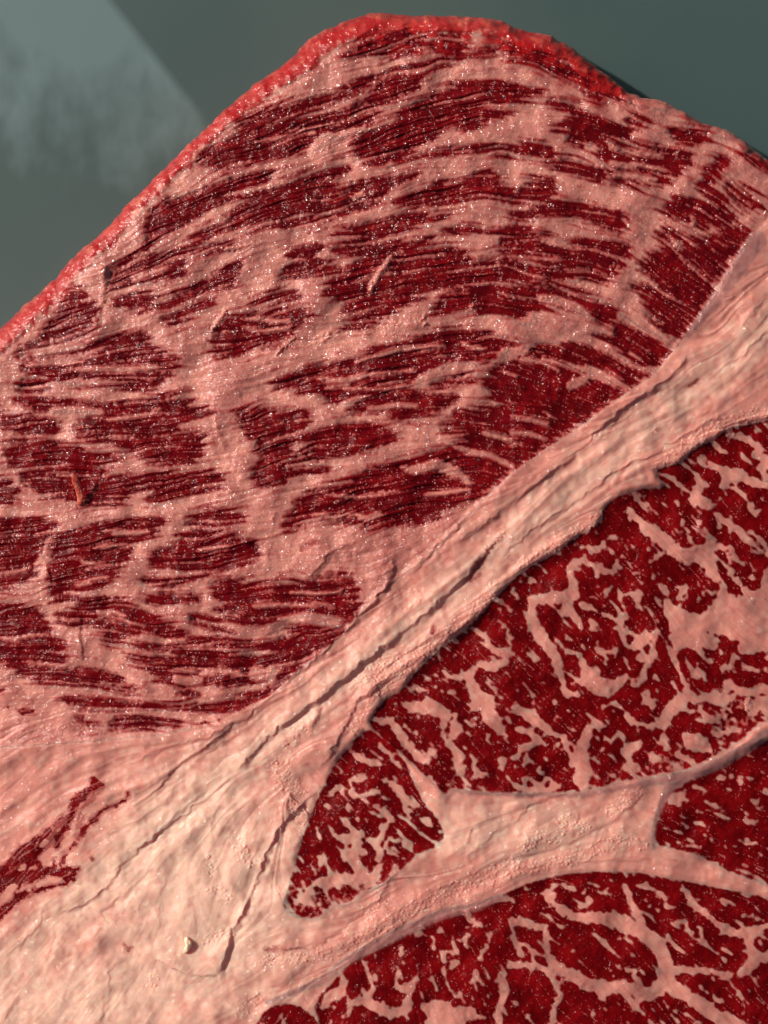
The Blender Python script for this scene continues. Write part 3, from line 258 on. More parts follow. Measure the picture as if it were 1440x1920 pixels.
def win(p, pad):
    i0 = max(0, int((p[:, 0].min() - pad - X0) / STEP)); i1 = min(W_, int((p[:, 0].max() + pad - X0) / STEP) + 2)
    j0 = max(0, int((p[:, 1].min() - pad - Y0) / STEP)); j1 = min(H_, int((p[:, 1].max() + pad - Y0) / STEP) + 2)
    return slice(j0, max(j0, j1)), slice(i0, max(i0, i1))

def sd_poly(p, X, Y):
    """signed distance, positive inside"""
    best = np.full(X.shape, 1e9); ins = np.zeros(X.shape, bool)
    q = np.roll(p, -1, 0)
    for (ax, ay), (bx, by) in zip(p[:, :2], q[:, :2]):
        ex, ey = bx - ax, by - ay
        t = np.clip(((X - ax) * ex + (Y - ay) * ey) / (ex * ex + ey * ey + 1e-9), 0, 1)
        d = (X - ax - t * ex) ** 2 + (Y - ay - t * ey) ** 2
        np.minimum(best, d, out=best)
        c = ((ay > Y) != (by > Y))
        if by != ay: ins ^= c & (X < ex * (Y - ay) / (by - ay) + ax)
    best = np.sqrt(best)
    return np.where(ins, best, -best)

def sd_stroke(p, X, Y):
    """radius minus distance along a polyline of varying half width, positive inside"""
    best = np.full(X.shape, -1e9)
    for (ax, ay, ar), (bx, by, br) in zip(p[:-1], p[1:]):
        ex, ey = bx - ax, by - ay
        t = np.clip(((X - ax) * ex + (Y - ay) * ey) / (ex * ex + ey * ey + 1e-9), 0, 1)
        d = ar + t * (br - ar) - np.hypot(X - ax - t * ex, Y - ay - t * ey)
        np.maximum(best, d, out=best)
    return best

FX = np.fft.fftfreq(W_, STEP)[None, :]; FY = np.fft.fftfreq(H_, STEP)[:, None]; FR = np.hypot(FX, FY)
def band(lo, hi, seed):
    """noise with features between lo and hi pixels, unit variance"""
    r = np.random.default_rng(seed).standard_normal((H_, W_))
    f = np.exp(-(FR * lo * .6) ** 2) * (1 - np.exp(-(FR * hi) ** 2)) / np.maximum(FR, 1 / 3000.) ** .6
    n = np.fft.ifft2(np.fft.fft2(r) * f).real
    return (n / n.std()).astype(F32)
def blur(a, px):
    return np.fft.ifft2(np.fft.fft2(a) * np.exp(-2 * (np.pi * FR * px) ** 2)).real
def ss(x, a, b):
    t = np.clip((x - a) / (b - a), 0, 1); return t * t * (3 - 2 * t)
def samp(a, fi, fj):
    fi = np.clip(fi, 0, W_ - 1.001); fj = np.clip(fj, 0, H_ - 1.001)
    i = fi.astype(np.int32); j = fj.astype(np.int32); u = fi - i; v = fj - j; k = j * W_ + i; f = a.ravel()
    return f[k] * (1 - u) * (1 - v) + f[k + 1] * u * (1 - v) + f[k + W_] * (1 - u) * v + f[k + W_ + 1] * u * v

# grain direction of the meat, from sampled directions
fl = np.array(FLOW, float); ca = np.cos(2 * np.radians(fl[:, 2])); sa = np.sin(2 * np.radians(fl[:, 2]))
cx_ = np.arange(X0, X1 + 30, 15.); cy_ = np.arange(Y0, Y1 + 30, 15.); CX, CY = np.meshgrid(cx_, cy_)
wsum = np.zeros(CX.shape); vc = wsum.copy(); vs = wsum.copy()
for (x, y, _), c_, s_ in zip(fl, ca, sa):
    k = 1.0 / ((CX - x) ** 2 + (CY - y) ** 2 + 300) ** 2
    wsum += k; vc += k * c_; vs += k * s_
ang = np.arctan2(vs, vc) * .5
def up(a):
    fi = (GX - X0) / 15.; fj = (GY - Y0) / 15.; i = fi.astype(int); j = fj.astype(int); u = fi - i; v = fj - j
    return a[j, i] * (1 - u) * (1 - v) + a[j, i + 1] * u * (1 - v) + a[j + 1, i] * (1 - u) * v + a[j + 1, i + 1] * u * v
c2, s2 = up(np.cos(2 * ang)), up(np.sin(2 * ang))
ang = np.arctan2(s2, c2) * .5
ang += .10 * band(60, 200, 3)
DX, DY = np.cos(ang).astype(F32), -np.sin(ang).astype(F32)
II, JJ = np.meshgrid(np.arange(W_, dtype=F32), np.arange(H_, dtype=F32))
def streaks(n, length):
    """smear noise along the grain"""
    acc = n.copy(); k = int(length / STEP / 1.5)
    for sgn in (1, -1):
        x, y = II.copy(), JJ.copy(); px_, py_ = DX, DY
        for s_ in range(k):
            x = x + sgn * 1.5 * px_; y = y + sgn * 1.5 * py_
            xi = np.clip(x, 0, W_ - 1).astype(np.int32); yi = np.clip(y, 0, H_ - 1).astype(np.int32)
            nx, ny = DX[yi, xi], DY[yi, xi]; f = np.sign(nx * px_ + ny * py_); f[f == 0] = 1
            px_, py_ = nx * f, ny * f
            acc += samp(n, x, y) * (1 - (s_ / k) ** 2)
    acc -= acc.mean(); return (acc / acc.std()).astype(F32)
L_fine = streaks(band(5, 12, 5), 45)
L_mid = streaks(band(9, 34, 6), 60)
L_wide = streaks(band(18, 60, 8), 60)
L_big = streaks(band(12, 40, 7), 70)
n_f = band(3.5, 8, 21); n_m = band(8, 25, 22); n_b = band(25, 90, 23); n_h = band(90, 300, 24)
print('noise', time.time() - T0)

outl = chaikin(OUTLINE, True, 2)
sl_ = slice(0, 1)
SDo = sd_poly(outl, GX, GY)
SDo = SDo + (.9 * n_b) * ss(-SDo, -60, 0)
seam = np.array(SEAM_TOP)
upper_poly = np.vstack([seam, [(1700, -100), (-250, -100), (-250, 1460)]])
SDu = sd_poly(upper_poly, GX, GY)          # positive in the upper muscle

# lean field of the upper muscle
FL = np.full(GX.shape, -60.0); ST = np.full(GX.shape, .3); BUN = np.full(GX.shape, -1, np.int32)
for k, (pt, st, pts) in enumerate(LEAN):
    p = chaikin(P(pt, pts), True, 1); jj, ii = win(p, 30)
    d = sd_poly(p, GX[jj, ii], GY[jj, ii]); cur = FL[jj, ii]; m = d > cur
    cur[m] = d[m]; ST[jj, ii][m] = st; BUN[jj, ii][m & (d > -2)] = k
    FL[jj, ii] = cur
FATF = np.full(GX.shape, -60.0)
for pt, pts in FATS:
    p = np.array(P(pt, pts)); jj, ii = win(p[:, :2], 50); FATF[jj, ii] = np.maximum(FATF[jj, ii], sd_stroke(p, GX[jj, ii], GY[jj, ii]))
for pt, pts in FATPOLY:
    p = np.array(P(pt, pts)); jj, ii = win(p, 30); FATF[jj, ii] = np.maximum(FATF[jj, ii], sd_poly(p, GX[jj, ii], GY[jj, ii]))
warp = 2.6 * L_mid + 1.3 * L_fine + 1.2 * n_m
lean_u = ss(FL + 3.4 + 1.8 * warp, -5.5, 5) * (1 - ss(FATF + .7 * warp, -2.5, 1.5))
# streaks of fat between the fibres inside each bundle
thr = -2.25 + 2.5 * ST
streak = ss(L_mid * .55 + L_wide * .55 + L_fine * .3 + .25 * n_m, thr - .35, thr + .45)
lean_u *= (0.12 + .88 * streak) * (1 - .30 * ss(-L_fine - .35 * n_f + .6 * n_b, .9, 2.2))
# faint red streaks stray into the fat
stray = np.maximum(ss(L_mid * .7 + L_fine * .6 + .5 * n_b, .7, 2.1) * ss(FL, -42, 0) * .78, ss(L_fine + .3 * L_mid, .3, 1.8) * ss(FL, -26, 0) * .38)
lean_u = np.maximum(lean_u, stray * (SDu > 0) * (1 - ss(FATF, -2, 2)))
# lower muscles
MUS = {}
Fm = np.full(GX.shape, -60.0); MID = np.full(GX.shape, 0, np.int32)
for k, mp in enumerate((M1, M2, M3, M4, M5)):
    p = chaikin(mp, True, 1); jj, ii = win(p, 40); d = sd_poly(p, GX[jj, ii], GY[jj, ii])
    cur = Fm[jj, ii]; m = d > cur; cur[m] = d[m]; Fm[jj, ii] = cur; MID[jj, ii][d > 0] = k + 1
S_marb = streaks(band(13, 50, 31), 20)
n_v = band(16, 60, 33)
S_mfine = streaks(band(9, 26, 32), 13)
warp2 = 1.7 * n_m + .35 * L_fine + .8 * S_marb + .35 * n_f
cellw = .95 * S_marb + .22 * S_mfine + .45 * n_v
dens = {1: 1.25, 2: 1.0, 3: 1.35, 4: 1.35, 5: 1.2}
TH = np.full(GX.shape, 1.2)
for k, v in dens.items(): TH[MID == k] = v
TH = blur(TH, 6)
fat_low = ss(cellw, TH - .12, TH + .22) * (.85 + .15 * ss(n_m, -1, 1))
# lean loses definition near some edges
fleck = ss(.75 * S_mfine + .8 * n_v + .35 * S_marb - .35 * (MID >= 3), 1.2, 1.8) * .8
lean_l = ss(Fm + 1.2 * n_f + 1.2 * n_m, -1.0, 2.0) * (1 - ss(FATF + .9 * warp2 + 1.7 * n_v, -1.6, 1.6)) * (1 - fat_low) * (1 - fleck)
edge_speckle = ss(-L_fine - .8 * n_f + (Fm - 14) * .05, .1, -.5)
pale = np.zeros(GX.shape)
for x, y, r in ((570, 1690, 55), (630, 1700, 45), (1370, 1330, 60), (1250, 1440, 50), (1150, 1470, 40), (860, 1475, 35), (690, 1660, 40)):
    pale = np.maximum(pale, np.exp(-((GX - x) ** 2 + (GY - y) ** 2) / r ** 2))
lean_l *= 1 - pale * ss(n_m + .2 * n_f + .5 * S_mfine, -.5, .6) * .8
lean_l = ss(blur(lean_l, 2.2), .22, .78); lean_u = blur(lean_u, 1.3)
lean = np.where(SDu > 0, lean_u, 0); lean = np.maximum(lean, lean_l)
redm = np.zeros(GX.shape)
for pt, am, pts in REDS:
    p = np.array(P(pt, pts)); jj, ii = win(p[:, :2], 20); d = sd_stroke(p, GX[jj, ii], GY[jj, ii])
    wv = (warp2 * .6)[jj, ii]; soft = 1.6 if am > .7 else 4
    redm[jj, ii] = np.maximum(redm[jj, ii], am * np.maximum(ss(d + wv + 2.0 * n_b[jj, ii] * (am > .7), -soft, soft + 1), .30 * ss(d + 2 * n_b[jj, ii], -9, 2)) * (1 - .35 * ss(L_fine[jj, ii], .3, 1.6)))
for x, y, rr in ((130, 560, 30), (250, 425, 34), (60, 680, 42), (225, 655, 26), (400, 500, 36), (330, 350, 14), (480, 240, 28), (300, 460, 10)):
    X, Y = GX - x / 3, GY - 1440 - y / 3; redm *= 1 - ss(rr / 3 - np.hypot(X * .77 - Y * .64, (X * .64 + Y * .77) * 1.9) + 1.2 * n_m, -1.5, 2)
lean = np.maximum(lean, redm)
lean *= 1 - .5 * ss(-n_f - L_fine, 2.2, 3.2)
print('fields', time.time() - T0)

# ------------------------------------------------------------------ relief (millimetres)
rimW = np.zeros(GX.shape); wsum = rimW + 1e-9
for x, y, v in ((0, 640, 38), (120, 520, 32), (260, 380, 28), (400, 240, 27), (520, 150, 36), (590, 90, 44), (680, 40, 40), (800, 40, 30), (930, 45, 34), (1050, 90, 32), (1130, 150, 26), (1200, 190, 16), (1300, 230, 16), (1440, 310, 18), (1590, 1000, 30), (-150, 1400, 30), (700, 2062, 30)):
    k = 1 / ((GX - x) ** 2 + (GY - y) ** 2 + 100) ** 1.5; rimW += k * v; wsum = wsum + k
rimW /= wsum
t = np.clip(SDo / rimW, 0, 1)
rimz = -7.5 * (1 - np.sqrt(np.clip(1 - (1 - t) ** 2.2, 0, 1))) * np.clip(rimW / 40, .5, 1.1)
rim = 1 - ss(SDo + 2.5 * n_m + 1.5 * L_fine * 0, rimW * .75 + 5 * n_b, rimW * 1.2 + 5 * n_b)
topred = 1.4 * ss(GY, 330, 120) * ss(SDo, 95, 40) * ss(GX, 640, 700) * ss(GX, 1200, 1090)
macro = 6.0 - 6.0 * ((GX - 820) / 850.) ** 2 - 2.5 * ((GY - 1250) / 1100.) ** 2
macro += .26 * n_h + .045 * n_b
below = 1 - ss(SDu, -6, 10)
seamh = (.12 + .55 * (1 - ss(GY, 1380, 1500))) * below * (1 - ss(Fm, -10, 4))                       # the fat band stands proud of the muscles
mus_low = -(.22 + .4 * (1 - ss(GY, 1380, 1500))) * ss(Fm, -4, 22) + .4 * ss(Fm, 10, 90)
h = macro + rimz * 1.0 + seamh + mus_low
fib = .16 * L_mid + .08 * L_fine + .10 * L_wide
h += np.where(SDu > 0, 1, 0) * (lean * (-.20 + .75 * fib) + (1 - lean) * (.10 + .22 * fib))
h += (1 - (SDu > 0)) * (lean * (-.07 + .015 * L_fine + .02 * n_m) + (1 - lean) * .01 * L_fine)
# fat grain
h += ((1 - lean) * (.022 * n_f + .020 * n_m) + lean * .014 * n_f) * (.12 + .70 * (SDu > 0)) * (1 - .7 * rim)
seamz = (1 - ss(SDu, -6, 6)) * (1 - ss(Fm, -8, 2))
L_long = streaks(band(18, 80, 41), 170)
L_fold = streaks(band(42, 150, 42), 220)
dirw = ss(np.hypot(GX - 240, GY - 1800), 120, 300)
h += seamz * (L_long * (.006 + .014 * dirw) + L_fold * (.02 + .11 * dirw))
# groove between rim and cut face
g = (SDo - rimW * 1.02) / 7.0
h -= 0.35 * np.exp(-g * g) * ss(rimW, 22, 40) * (.5 + .5 * ss(n_b, -1, 1))
groove = np.zeros(GX.shape)
for am, rec, pts in STEPS:
    p = chaikin(pts, False, 2)[:, :2]; jj, ii = win(p, rec * 4 + 10)
    X, Y = GX[jj, ii] + .35 * n_m[jj, ii] + 1.4 * n_b[jj, ii], GY[jj, ii] + 1.3 * n_b[jj, ii]
    best = np.full(X.shape, 1e9); sgn = np.zeros(X.shape); tt = np.zeros(X.shape); n = len(p) - 1
    for q, ((ax, ay), (bx, by)) in enumerate(zip(p[:-1], p[1:])):
        ex, ey = bx - ax, by - ay; l2 = ex * ex + ey * ey + 1e-9
        u = np.clip(((X - ax) * ex + (Y - ay) * ey) / l2, 0, 1); d = (X - ax - u * ex) ** 2 + (Y - ay - u * ey) ** 2
        m = d < best; best = np.where(m, d, best); cr = ex * (Y - ay) - ey * (X - ax)
        sgn = np.where(m, np.sign(cr), sgn); tt = np.where(m, (q + u) / n, tt)
    d = np.sqrt(best); dw = min(9., 2.5 + rec * .28) * (1 + .15 * n_h[jj, ii])
    # the low side is the one facing right / down in plan
    ddx = p[-1, 0] - p[0, 0]; low = -sgn if ddx < 0 else sgn
    if abs(ddx) < 25: low = -sgn if p[-1, 1] > p[0, 1] else sgn
    fade = np.minimum(ss(tt, 0, .12), ss(1 - tt, 0, .12))
    prof = np.where(low > 0, -np.exp(-np.clip(d - dw * .5, 0, None) / (rec * 1.2)) * ss(d, -2.0, dw) * 1.0, .6 * np.exp(-d / (rec * 1.1)))
    prof = np.where(low > 0, prof, prof * ss(d, -4, 3))
    h[jj, ii] += am * .27 * prof * fade * np.clip(.8 + .3 * n_h[jj, ii], .35, 1.3)
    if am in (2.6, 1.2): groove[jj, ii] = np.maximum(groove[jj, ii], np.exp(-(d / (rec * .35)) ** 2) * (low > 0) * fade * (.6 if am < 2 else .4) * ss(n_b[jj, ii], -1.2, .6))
for am, pt, pts in BUMPS:
    p = np.array(P(pt, pts)); jj, ii = win(p[:, :2], 30); d = sd_stroke(p, GX[jj, ii], GY[jj, ii]) + (.8 * n_f + 1.2 * n_m)[jj, ii]
    r = max(q[2] for q in p); b = np.sqrt(np.clip(d, 0, r) / r); h[jj, ii] += am * b * .42
    lean[jj, ii] *= 1 - ss(d, -1, 1.5)
crumb = np.zeros(GX.shape)
for pts in CRUMB:
    p = np.array(pts); jj, ii = win(p[:, :2], 30); crumb[jj, ii] = np.maximum(crumb[jj, ii], ss(sd_stroke(p, GX[jj, ii], GY[jj, ii]) + 3 * n_m[jj, ii], -5, 4))
crumb *= (1 - lean)
cr_ = np.clip(band(4, 10, 51) + .6 * n_m - .2, 0, 2.2)
h += crumb * cr_ * .12
# scattered fat crumbs in the upper muscle
scat = np.clip(band(5, 10, 52) + .25 * n_b - 2.1, 0, 1.2) * ss(SDu, 0, 20) * (1 - rim)
h += scat * .12; lean *= 1 - ss(scat, .05, .4) * .9
h += rim * (.009 * streaks(band(10, 26, 61), 20) + .10 * band(32, 90, 62) + .004 * n_f)
memb = np.zeros(GX.shape)
for pts in MEMB:
    p = np.array(pts); jj, ii = win(p[:, :2], 20); memb[jj, ii] = np.maximum(memb[jj, ii], ss(sd_stroke(p, GX[jj, ii], GY[jj, ii]) + .8 * n_m[jj, ii], -3, 4))
# tint maps
pink = np.clip(.10 + .5 * (SDu > 0) + .22 * n_b + .25 * n_h + .5 * ss(FL, -16, 2) * (SDu > 0) + .25 * ss(Fm, -14, 0), 0, 1)
pink -= .35 * crumb
pink += .12 * streaks(band(10, 50, 71), 120) * (SDu < 0)
cream = np.exp(-(((GX - 380) / 190) ** 2 + ((GY - 1680) / 210) ** 2)) + .8 * np.exp(-(((GX - 130) / 190) ** 2 + ((GY - 1890) / 90) ** 2)) + .6 * np.exp(-(((GX - 950) / 260) ** 2 + ((GY - 1560) / 60) ** 2)) + .5 * np.exp(-((GX * .77 + GY * .64 - 1330 + 0 * GX) / 4000.) ** 2) * np.exp(-(((GX - 900) * .64 + (GY - 1050) * .77 - 10) / 45) ** 2)
cream = np.clip(1.25 * cream + .15 * n_b, 0, 1) * (1 - ss(SDu, -30, 10))
print('relief', time.time() - T0)

# ------------------------------------------------------------------ world positions (skirt folds under along the outline)
out = SDo < 0
gyy, gxx = np.gradient(blur(SDo, 3), STEP); gn = np.hypot(gxx, gyy) + 1e-6; gxx /= gn; gyy /= gn
dd = np.clip(-SDo, 0, None)
PX = GX + gxx * dd * 1.0 + gxx * np.clip(dd, 0, 26) * .25 * (dd > 0)
PY = GY + gyy * dd * 1.0 + gyy * np.clip(dd, 0, 26) * .25 * (dd > 0)
fi = (PX - X0) / STEP; fj = (PY - Y0) / STEP
hh = np.where(out, samp(h, fi, fj), h)
TABLE = -15.0
hz = np.where(out, hh + (TABLE - 1 - hh) * np.clip(dd / 22., 0, 1) ** .8, h)
Z = hz * .001
k = (D - Z) / D
WX = (PX - 720) * S * k; WY = (960 - PY) * S * k
keep_v = SDo > -24
V = np.stack([WX, WY, Z], -1)
# normals from the surface itself
du = np.gradient(V, axis=1); dv = np.gradient(V, axis=0); N = np.cross(dv, du); N /= np.linalg.norm(N, axis=-1, keepdims=True) + 1e-20

# ------------------------------------------------------------------ part of each cell
lab = np.zeros(GX.shape, np.int32)                               # 0 fat seam
names = {0: 'fat_seam'}
lab[SDu > 0] = 1; names[1] = 'marbled_muscle'
for q in range(1, 6): lab[MID == q] = 1 + q; names[1 + q] = 'marbled_muscle'
lab[(SDo < rimW * .95) & (GY < 1250 + 0 * GX) & (SDu > 0)] = 7; names[7] = 'trimmed_edge'
memz = (memb > .5) & (Fm < 10) & (SDu <= 0); lab[memz & (GY > 1650)] = 8; lab[memz & (GY <= 1650) & (GX > 1200) & (GY > 1300)] = 9; names[8] = names[9] = 'membrane'
inb = (BUN >= 0) & (lab == 1); lab[inb] = 10 + BUN[inb]
# lean patches of the lower muscles: connected pieces between the fat veins
solid = ((FATF < -.5) & (Fm > 1) & (fat_low < .6) & (lab >= 2) & (lab <= 6))
ID = np.where(solid, np.arange(H_ * W_).reshape(H_, W_), -1)
for it in range(900):
    old = ID.copy()
    for ax_, s_ in ((0, 1), (0, -1), (1, 1), (1, -1)):
        o = np.roll(ID, s_, ax_); o[~solid] = -1; ok = solid & (np.roll(lab, s_, ax_) == lab)
        ID = np.where(ok, np.maximum(ID, o), ID)
    fl_ = ID.ravel(); m = fl_ >= 0; fl_[m] = np.maximum(fl_[m], fl_[fl_[m]]); fl_[m] = np.maximum(fl_[m], fl_[fl_[m]]); ID = fl_.reshape(H_, W_)
    if (ID == old).all(): break
u_, inv, cnt = np.unique(ID, return_inverse=True, return_counts=True); inv = inv.reshape(H_, W_)
order = [q for q in np.argsort(-cnt) if u_[q] >= 0 and cnt[q] > 50][:150]
PB = 200; parent_of = {}
for n, q in enumerate(order):
    m = inv == q; parent_of[PB + n] = int(lab[m][0]); lab[m] = PB + n
print('parts', it, len(order), time.time() - T0)

# ------------------------------------------------------------------ materials
def mat(name):
    m = bpy.data.materials.new(name); m.use_nodes = True
    return m, m.node_tree, m.node_tree.nodes['Principled BSDF']
def node(nt, t, **kw):
    n = nt.nodes.new(t)
    for k_, v_ in kw.items(): setattr(n, k_, v_)
    return n
def noise(nt, vec, scale, detail=3, rough=.55):
    n = node(nt, 'ShaderNodeTexNoise'); n.inputs['Scale'].default_value = scale; n.inputs['Detail'].default_value = detail
    n.inputs['Roughness'].default_value = rough; nt.links.new(vec, n.inputs['Vector']); return n.outputs['Fac']
def ramp(nt, src, a_, b_, c_=0., d_=1.):
    n = node(nt, 'ShaderNodeMapRange'); n.inputs[1].default_value = a_; n.inputs[2].default_value = b_; n.inputs[3].default_value = c_; n.inputs[4].default_value = d_
    nt.links.new(src, n.inputs[0]); return n.outputs[0]
def mix(nt, f, a_, b_):
    n = node(nt, 'ShaderNodeMix', data_type='RGBA')
    for s_, v_ in ((0, f), (6, a_), (7, b_)):
        if hasattr(v_, 'is_output'): nt.links.new(v_, n.inputs[s_])
        elif s_ == 0: n.inputs[0].default_value = v_
        else: n.inputs[s_].default_value = (*v_, 1)
    return n.outputs[2]
def math_(nt, op, a_, b_):
    n = node(nt, 'ShaderNodeMath', operation=op)
    for s_, v_ in ((0, a_), (1, b_)):
        if hasattr(v_, 'is_output'): nt.links.new(v_, n.inputs[s_])
        else: n.inputs[s_].default_value = v_
    return n.outputs[0]

def meat_material():
    m, nt, b = mat('raw_meat')
    tc = node(nt, 'ShaderNodeTexCoord').outputs['Object']
    def at(n_):
        a_ = node(nt, 'ShaderNodeAttribute', attribute_name=n_); return a_.outputs['Fac']
    lean_, pink_, rim_, cream_, memb_, wet_ = [at(x) for x in ('lean', 'pink', 'rim', 'cream', 'memb', 'wet')]
    fine = noise(nt, tc, 900, 4, .65); med = noise(nt, tc, 220, 3); big = noise(nt, tc, 45, 3)
    leanc = mix(nt, ramp(nt, med, .35, .7), (0.085, 0.0006, 0.0022), (0.18, 0.0014, 0.0045))
    leanc = mix(nt, ramp(nt, big, .45, .75), leanc, (0.11, 0.001, 0.004))
    leanc = mix(nt, at('tone'), leanc, mix(nt, ramp(nt, med, .35, .7), (0.11, 0.0006, 0.0013), (0.22, 0.002, 0.0035)))
    fatc = mix(nt, pink_, (0.67, 0.275, 0.22), (0.47, 0.155, 0.13))
    fatc = mix(nt, cream_, fatc, (0.82, 0.54, 0.42))
    fatc = mix(nt, ramp(nt, fine, .40, .72, 0, .28), fatc, (0.74, 0.40, 0.31))
    lf = math_(nt, 'ADD', lean_, ramp(nt, fine, .3, .7, -.10, .10))
    f2 = ramp(nt, lf, .08, .85)
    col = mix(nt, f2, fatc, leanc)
    # half way colour is a saturated pink red rather than grey
    midw = ramp(nt, math_(nt, 'MULTIPLY', f2, math_(nt, 'SUBTRACT', 1.0, f2)), 0, .25, 0, .55)
    col = mix(nt, midw, col, (0.40, 0.05, 0.05))
    rimc = mix(nt, ramp(nt, noise(nt, tc, 110, 2), .48, .70), (0.36, 0.005, 0.007), (0.50, 0.055, 0.045))
    rimc = mix(nt, ramp(nt, noise(nt, tc, 90, 4), .45, .62), rimc, (0.42, 0.012, 0.012))
    rimc = mix(nt, math_(nt, 'MULTIPLY', at('rimpale'), ramp(nt, noise(nt, tc, 150, 3), .42, .62)), rimc, (0.58, 0.16, 0.11))
    col = mix(nt, rim_, col, rimc)
    col = mix(nt, math_(nt, 'MULTIPLY', memb_, .75), col, (0.36, 0.16, 0.15))
    nt.links.new(col, b.inputs['Base Color'])
    b.inputs['Subsurface Weight'].default_value = 1.0
    nt.links.new(ramp(nt, lean_, 0, 1, .9, .35), b.inputs['Subsurface Weight'])
    b.inputs['Subsurface Radius'].default_value = (1.0, .25, .16); b.inputs['Subsurface Scale'].default_value = .0022
    b.inputs['IOR'].default_value = 1.42
    nt.links.new(math_(nt, 'ADD', ramp(nt, lean_, 0, 1, .46, .34), ramp(nt, fine, .3, .7, -.08, .10)), b.inputs['Roughness'])
    nt.links.new(ramp(nt, lean_, 0, 1, .35, .10), b.inputs['Specular IOR Level'])
    nt.links.new(math_(nt, 'MULTIPLY', ramp(nt, wet_, 0, 1, .25, 1.0), ramp(nt, lean_, 0, 1, 1, .5)), b.inputs['Coat Weight'])
    b.inputs['Coat Roughness'].default_value = .18; b.inputs['Coat IOR'].default_value = 1.4
    # moist micro relief
    g1 = noise(nt, tc, 2600, 3, .6); g2 = noise(nt, tc, 1100, 3, .6)
    hgt = math_(nt, 'ADD', math_(nt, 'MULTIPLY', g1, .45), g2)
    bp = node(nt, 'ShaderNodeBump'); bp.inputs['Distance'].default_value = .00022
    nt.links.new(math_(nt, 'MULTIPLY', ramp(nt, wet_, 0, 1, .15, .5), ramp(nt, rim_, 0, 1, 1, .12)), bp.inputs['Strength']); nt.links.new(hgt, bp.inputs['Height'])
    nt.links.new(bp.outputs[0], b.inputs['Normal'])
    cb = node(nt, 'ShaderNodeBump'); cb.inputs['Distance'].default_value = .0016; cb.inputs['Strength'].default_value = 1.0
    g3 = noise(nt, tc, 520, 2, .5); nt.links.new(g3, cb.inputs['Height']); nt.links.new(cb.outputs[0], b.inputs['Coat Normal'])
    return m
MEAT = meat_material()

# ------------------------------------------------------------------ meshes, one per part
root = bpy.data.objects.new('raw_beef_steak', None); SC.collection.objects.link(root); root.location = (0, 0, TABLE * .001)
root['label'] = 'thick raw marbled beef steak with a pale diagonal fat seam on the grey green table'; root['category'] = 'raw beef'
wet = np.clip(.45 + .35 * n_b * .5 + .4 * (SDu > 0) * ss(GY, 1000, 500) + .3 * rim - .25 * cream - .1 * crumb, 0, 1)
wet = np.where((SDu <= 0) & (Fm > 0), .06, wet); wet = np.where((SDu <= 0) & (Fm <= 0), wet * .45, wet)
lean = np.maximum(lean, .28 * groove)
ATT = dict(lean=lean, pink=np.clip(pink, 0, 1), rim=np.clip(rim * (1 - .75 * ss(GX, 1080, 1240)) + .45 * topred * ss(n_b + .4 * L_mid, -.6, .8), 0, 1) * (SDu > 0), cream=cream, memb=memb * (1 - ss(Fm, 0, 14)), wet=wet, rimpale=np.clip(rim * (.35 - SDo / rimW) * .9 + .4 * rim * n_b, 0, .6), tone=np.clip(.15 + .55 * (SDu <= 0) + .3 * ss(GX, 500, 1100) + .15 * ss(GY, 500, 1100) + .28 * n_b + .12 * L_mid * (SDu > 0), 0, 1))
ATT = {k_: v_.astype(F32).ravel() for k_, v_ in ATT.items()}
Vf = V.reshape(-1, 3).astype(F32); Nf = N.reshape(-1, 3).astype(F32)
vid = np.arange(H_ * W_).reshape(H_, W_)
q4 = np.stack([vid[:-1, :-1], vid[1:, :-1], vid[1:, 1:], vid[:-1, 1:]], -1).reshape(-1, 4)
kv = keep_v.ravel(); okq = kv[q4].all(1); q4 = q4[okq]; ql = lab[:-1, :-1].ravel()[okq]
so_ = np.argsort(ql, kind='stable'); q4 = q4[so_]; ql = ql[so_]
def part(name, quads, parent):
    used, inv_ = np.unique(quads, return_inverse=True); inv_ = inv_.reshape(-1, 4).astype(np.int32)
    me = bpy.data.meshes.new(name); me.vertices.add(len(used)); me.vertices.foreach_set('co', (Vf[used] - np.array([0, 0, TABLE * .001], F32)).ravel())
    nq = len(inv_); me.loops.add(nq * 4); me.loops.foreach_set('vertex_index', inv_.ravel())
    me.polygons.add(nq); me.polygons.foreach_set('loop_start', np.arange(0, nq * 4, 4, dtype=np.int32))
    me.update(calc_edges=True); me.polygons.foreach_set('use_smooth', np.ones(nq, bool))
    me.normals_split_custom_set_from_vertices(Nf[used])
    for k_, v_ in ATT.items():
        a_ = me.attributes.new(k_, 'FLOAT', 'POINT'); a_.data.foreach_set('value', v_[used])
    me.materials.append(MEAT)
    o = bpy.data.objects.new(name, me); SC.collection.objects.link(o); o.parent = parent
    return o
uq, st_ = np.unique(ql, return_index=True); en_ = list(st_[1:]) + [len(ql)]
chunks = {int(u): q4[s_:e_] for u, s_, e_ in zip(uq, st_, en_)}
objs = {}
for u in sorted(chunks):
    if u < 10 and len(chunks[u]): objs[u] = part(names[u], chunks[u], root)
LBL = {1: 'long grained muscle with dark red bundles above the fat seam', 2: 'large speckled dark red muscle below the fat seam', 3: 'small wedge shaped speckled muscle', 4: 'dark red muscle at the right edge', 5: 'bottom muscle netted with thick pale veins', 6: 'small tip of red muscle at the bottom', 7: 'bright red rounded outer edge', 8: 'thin purplish grey skin along the muscles', 0: 'pale pink fat running diagonally in folds'}
for u, s_ in LBL.items():
    if u in objs: objs[u]['label'] = s_
for u in sorted(chunks):
    if 10 <= u < PB:
        o = part('lean_bundle', chunks[u], objs[1])
    elif u >= PB:
        o = part('lean_patch', chunks[u], objs[parent_of[u]])
print('meshes', len(chunks), len(q4) * 2, 'tris', time.time() - T0)

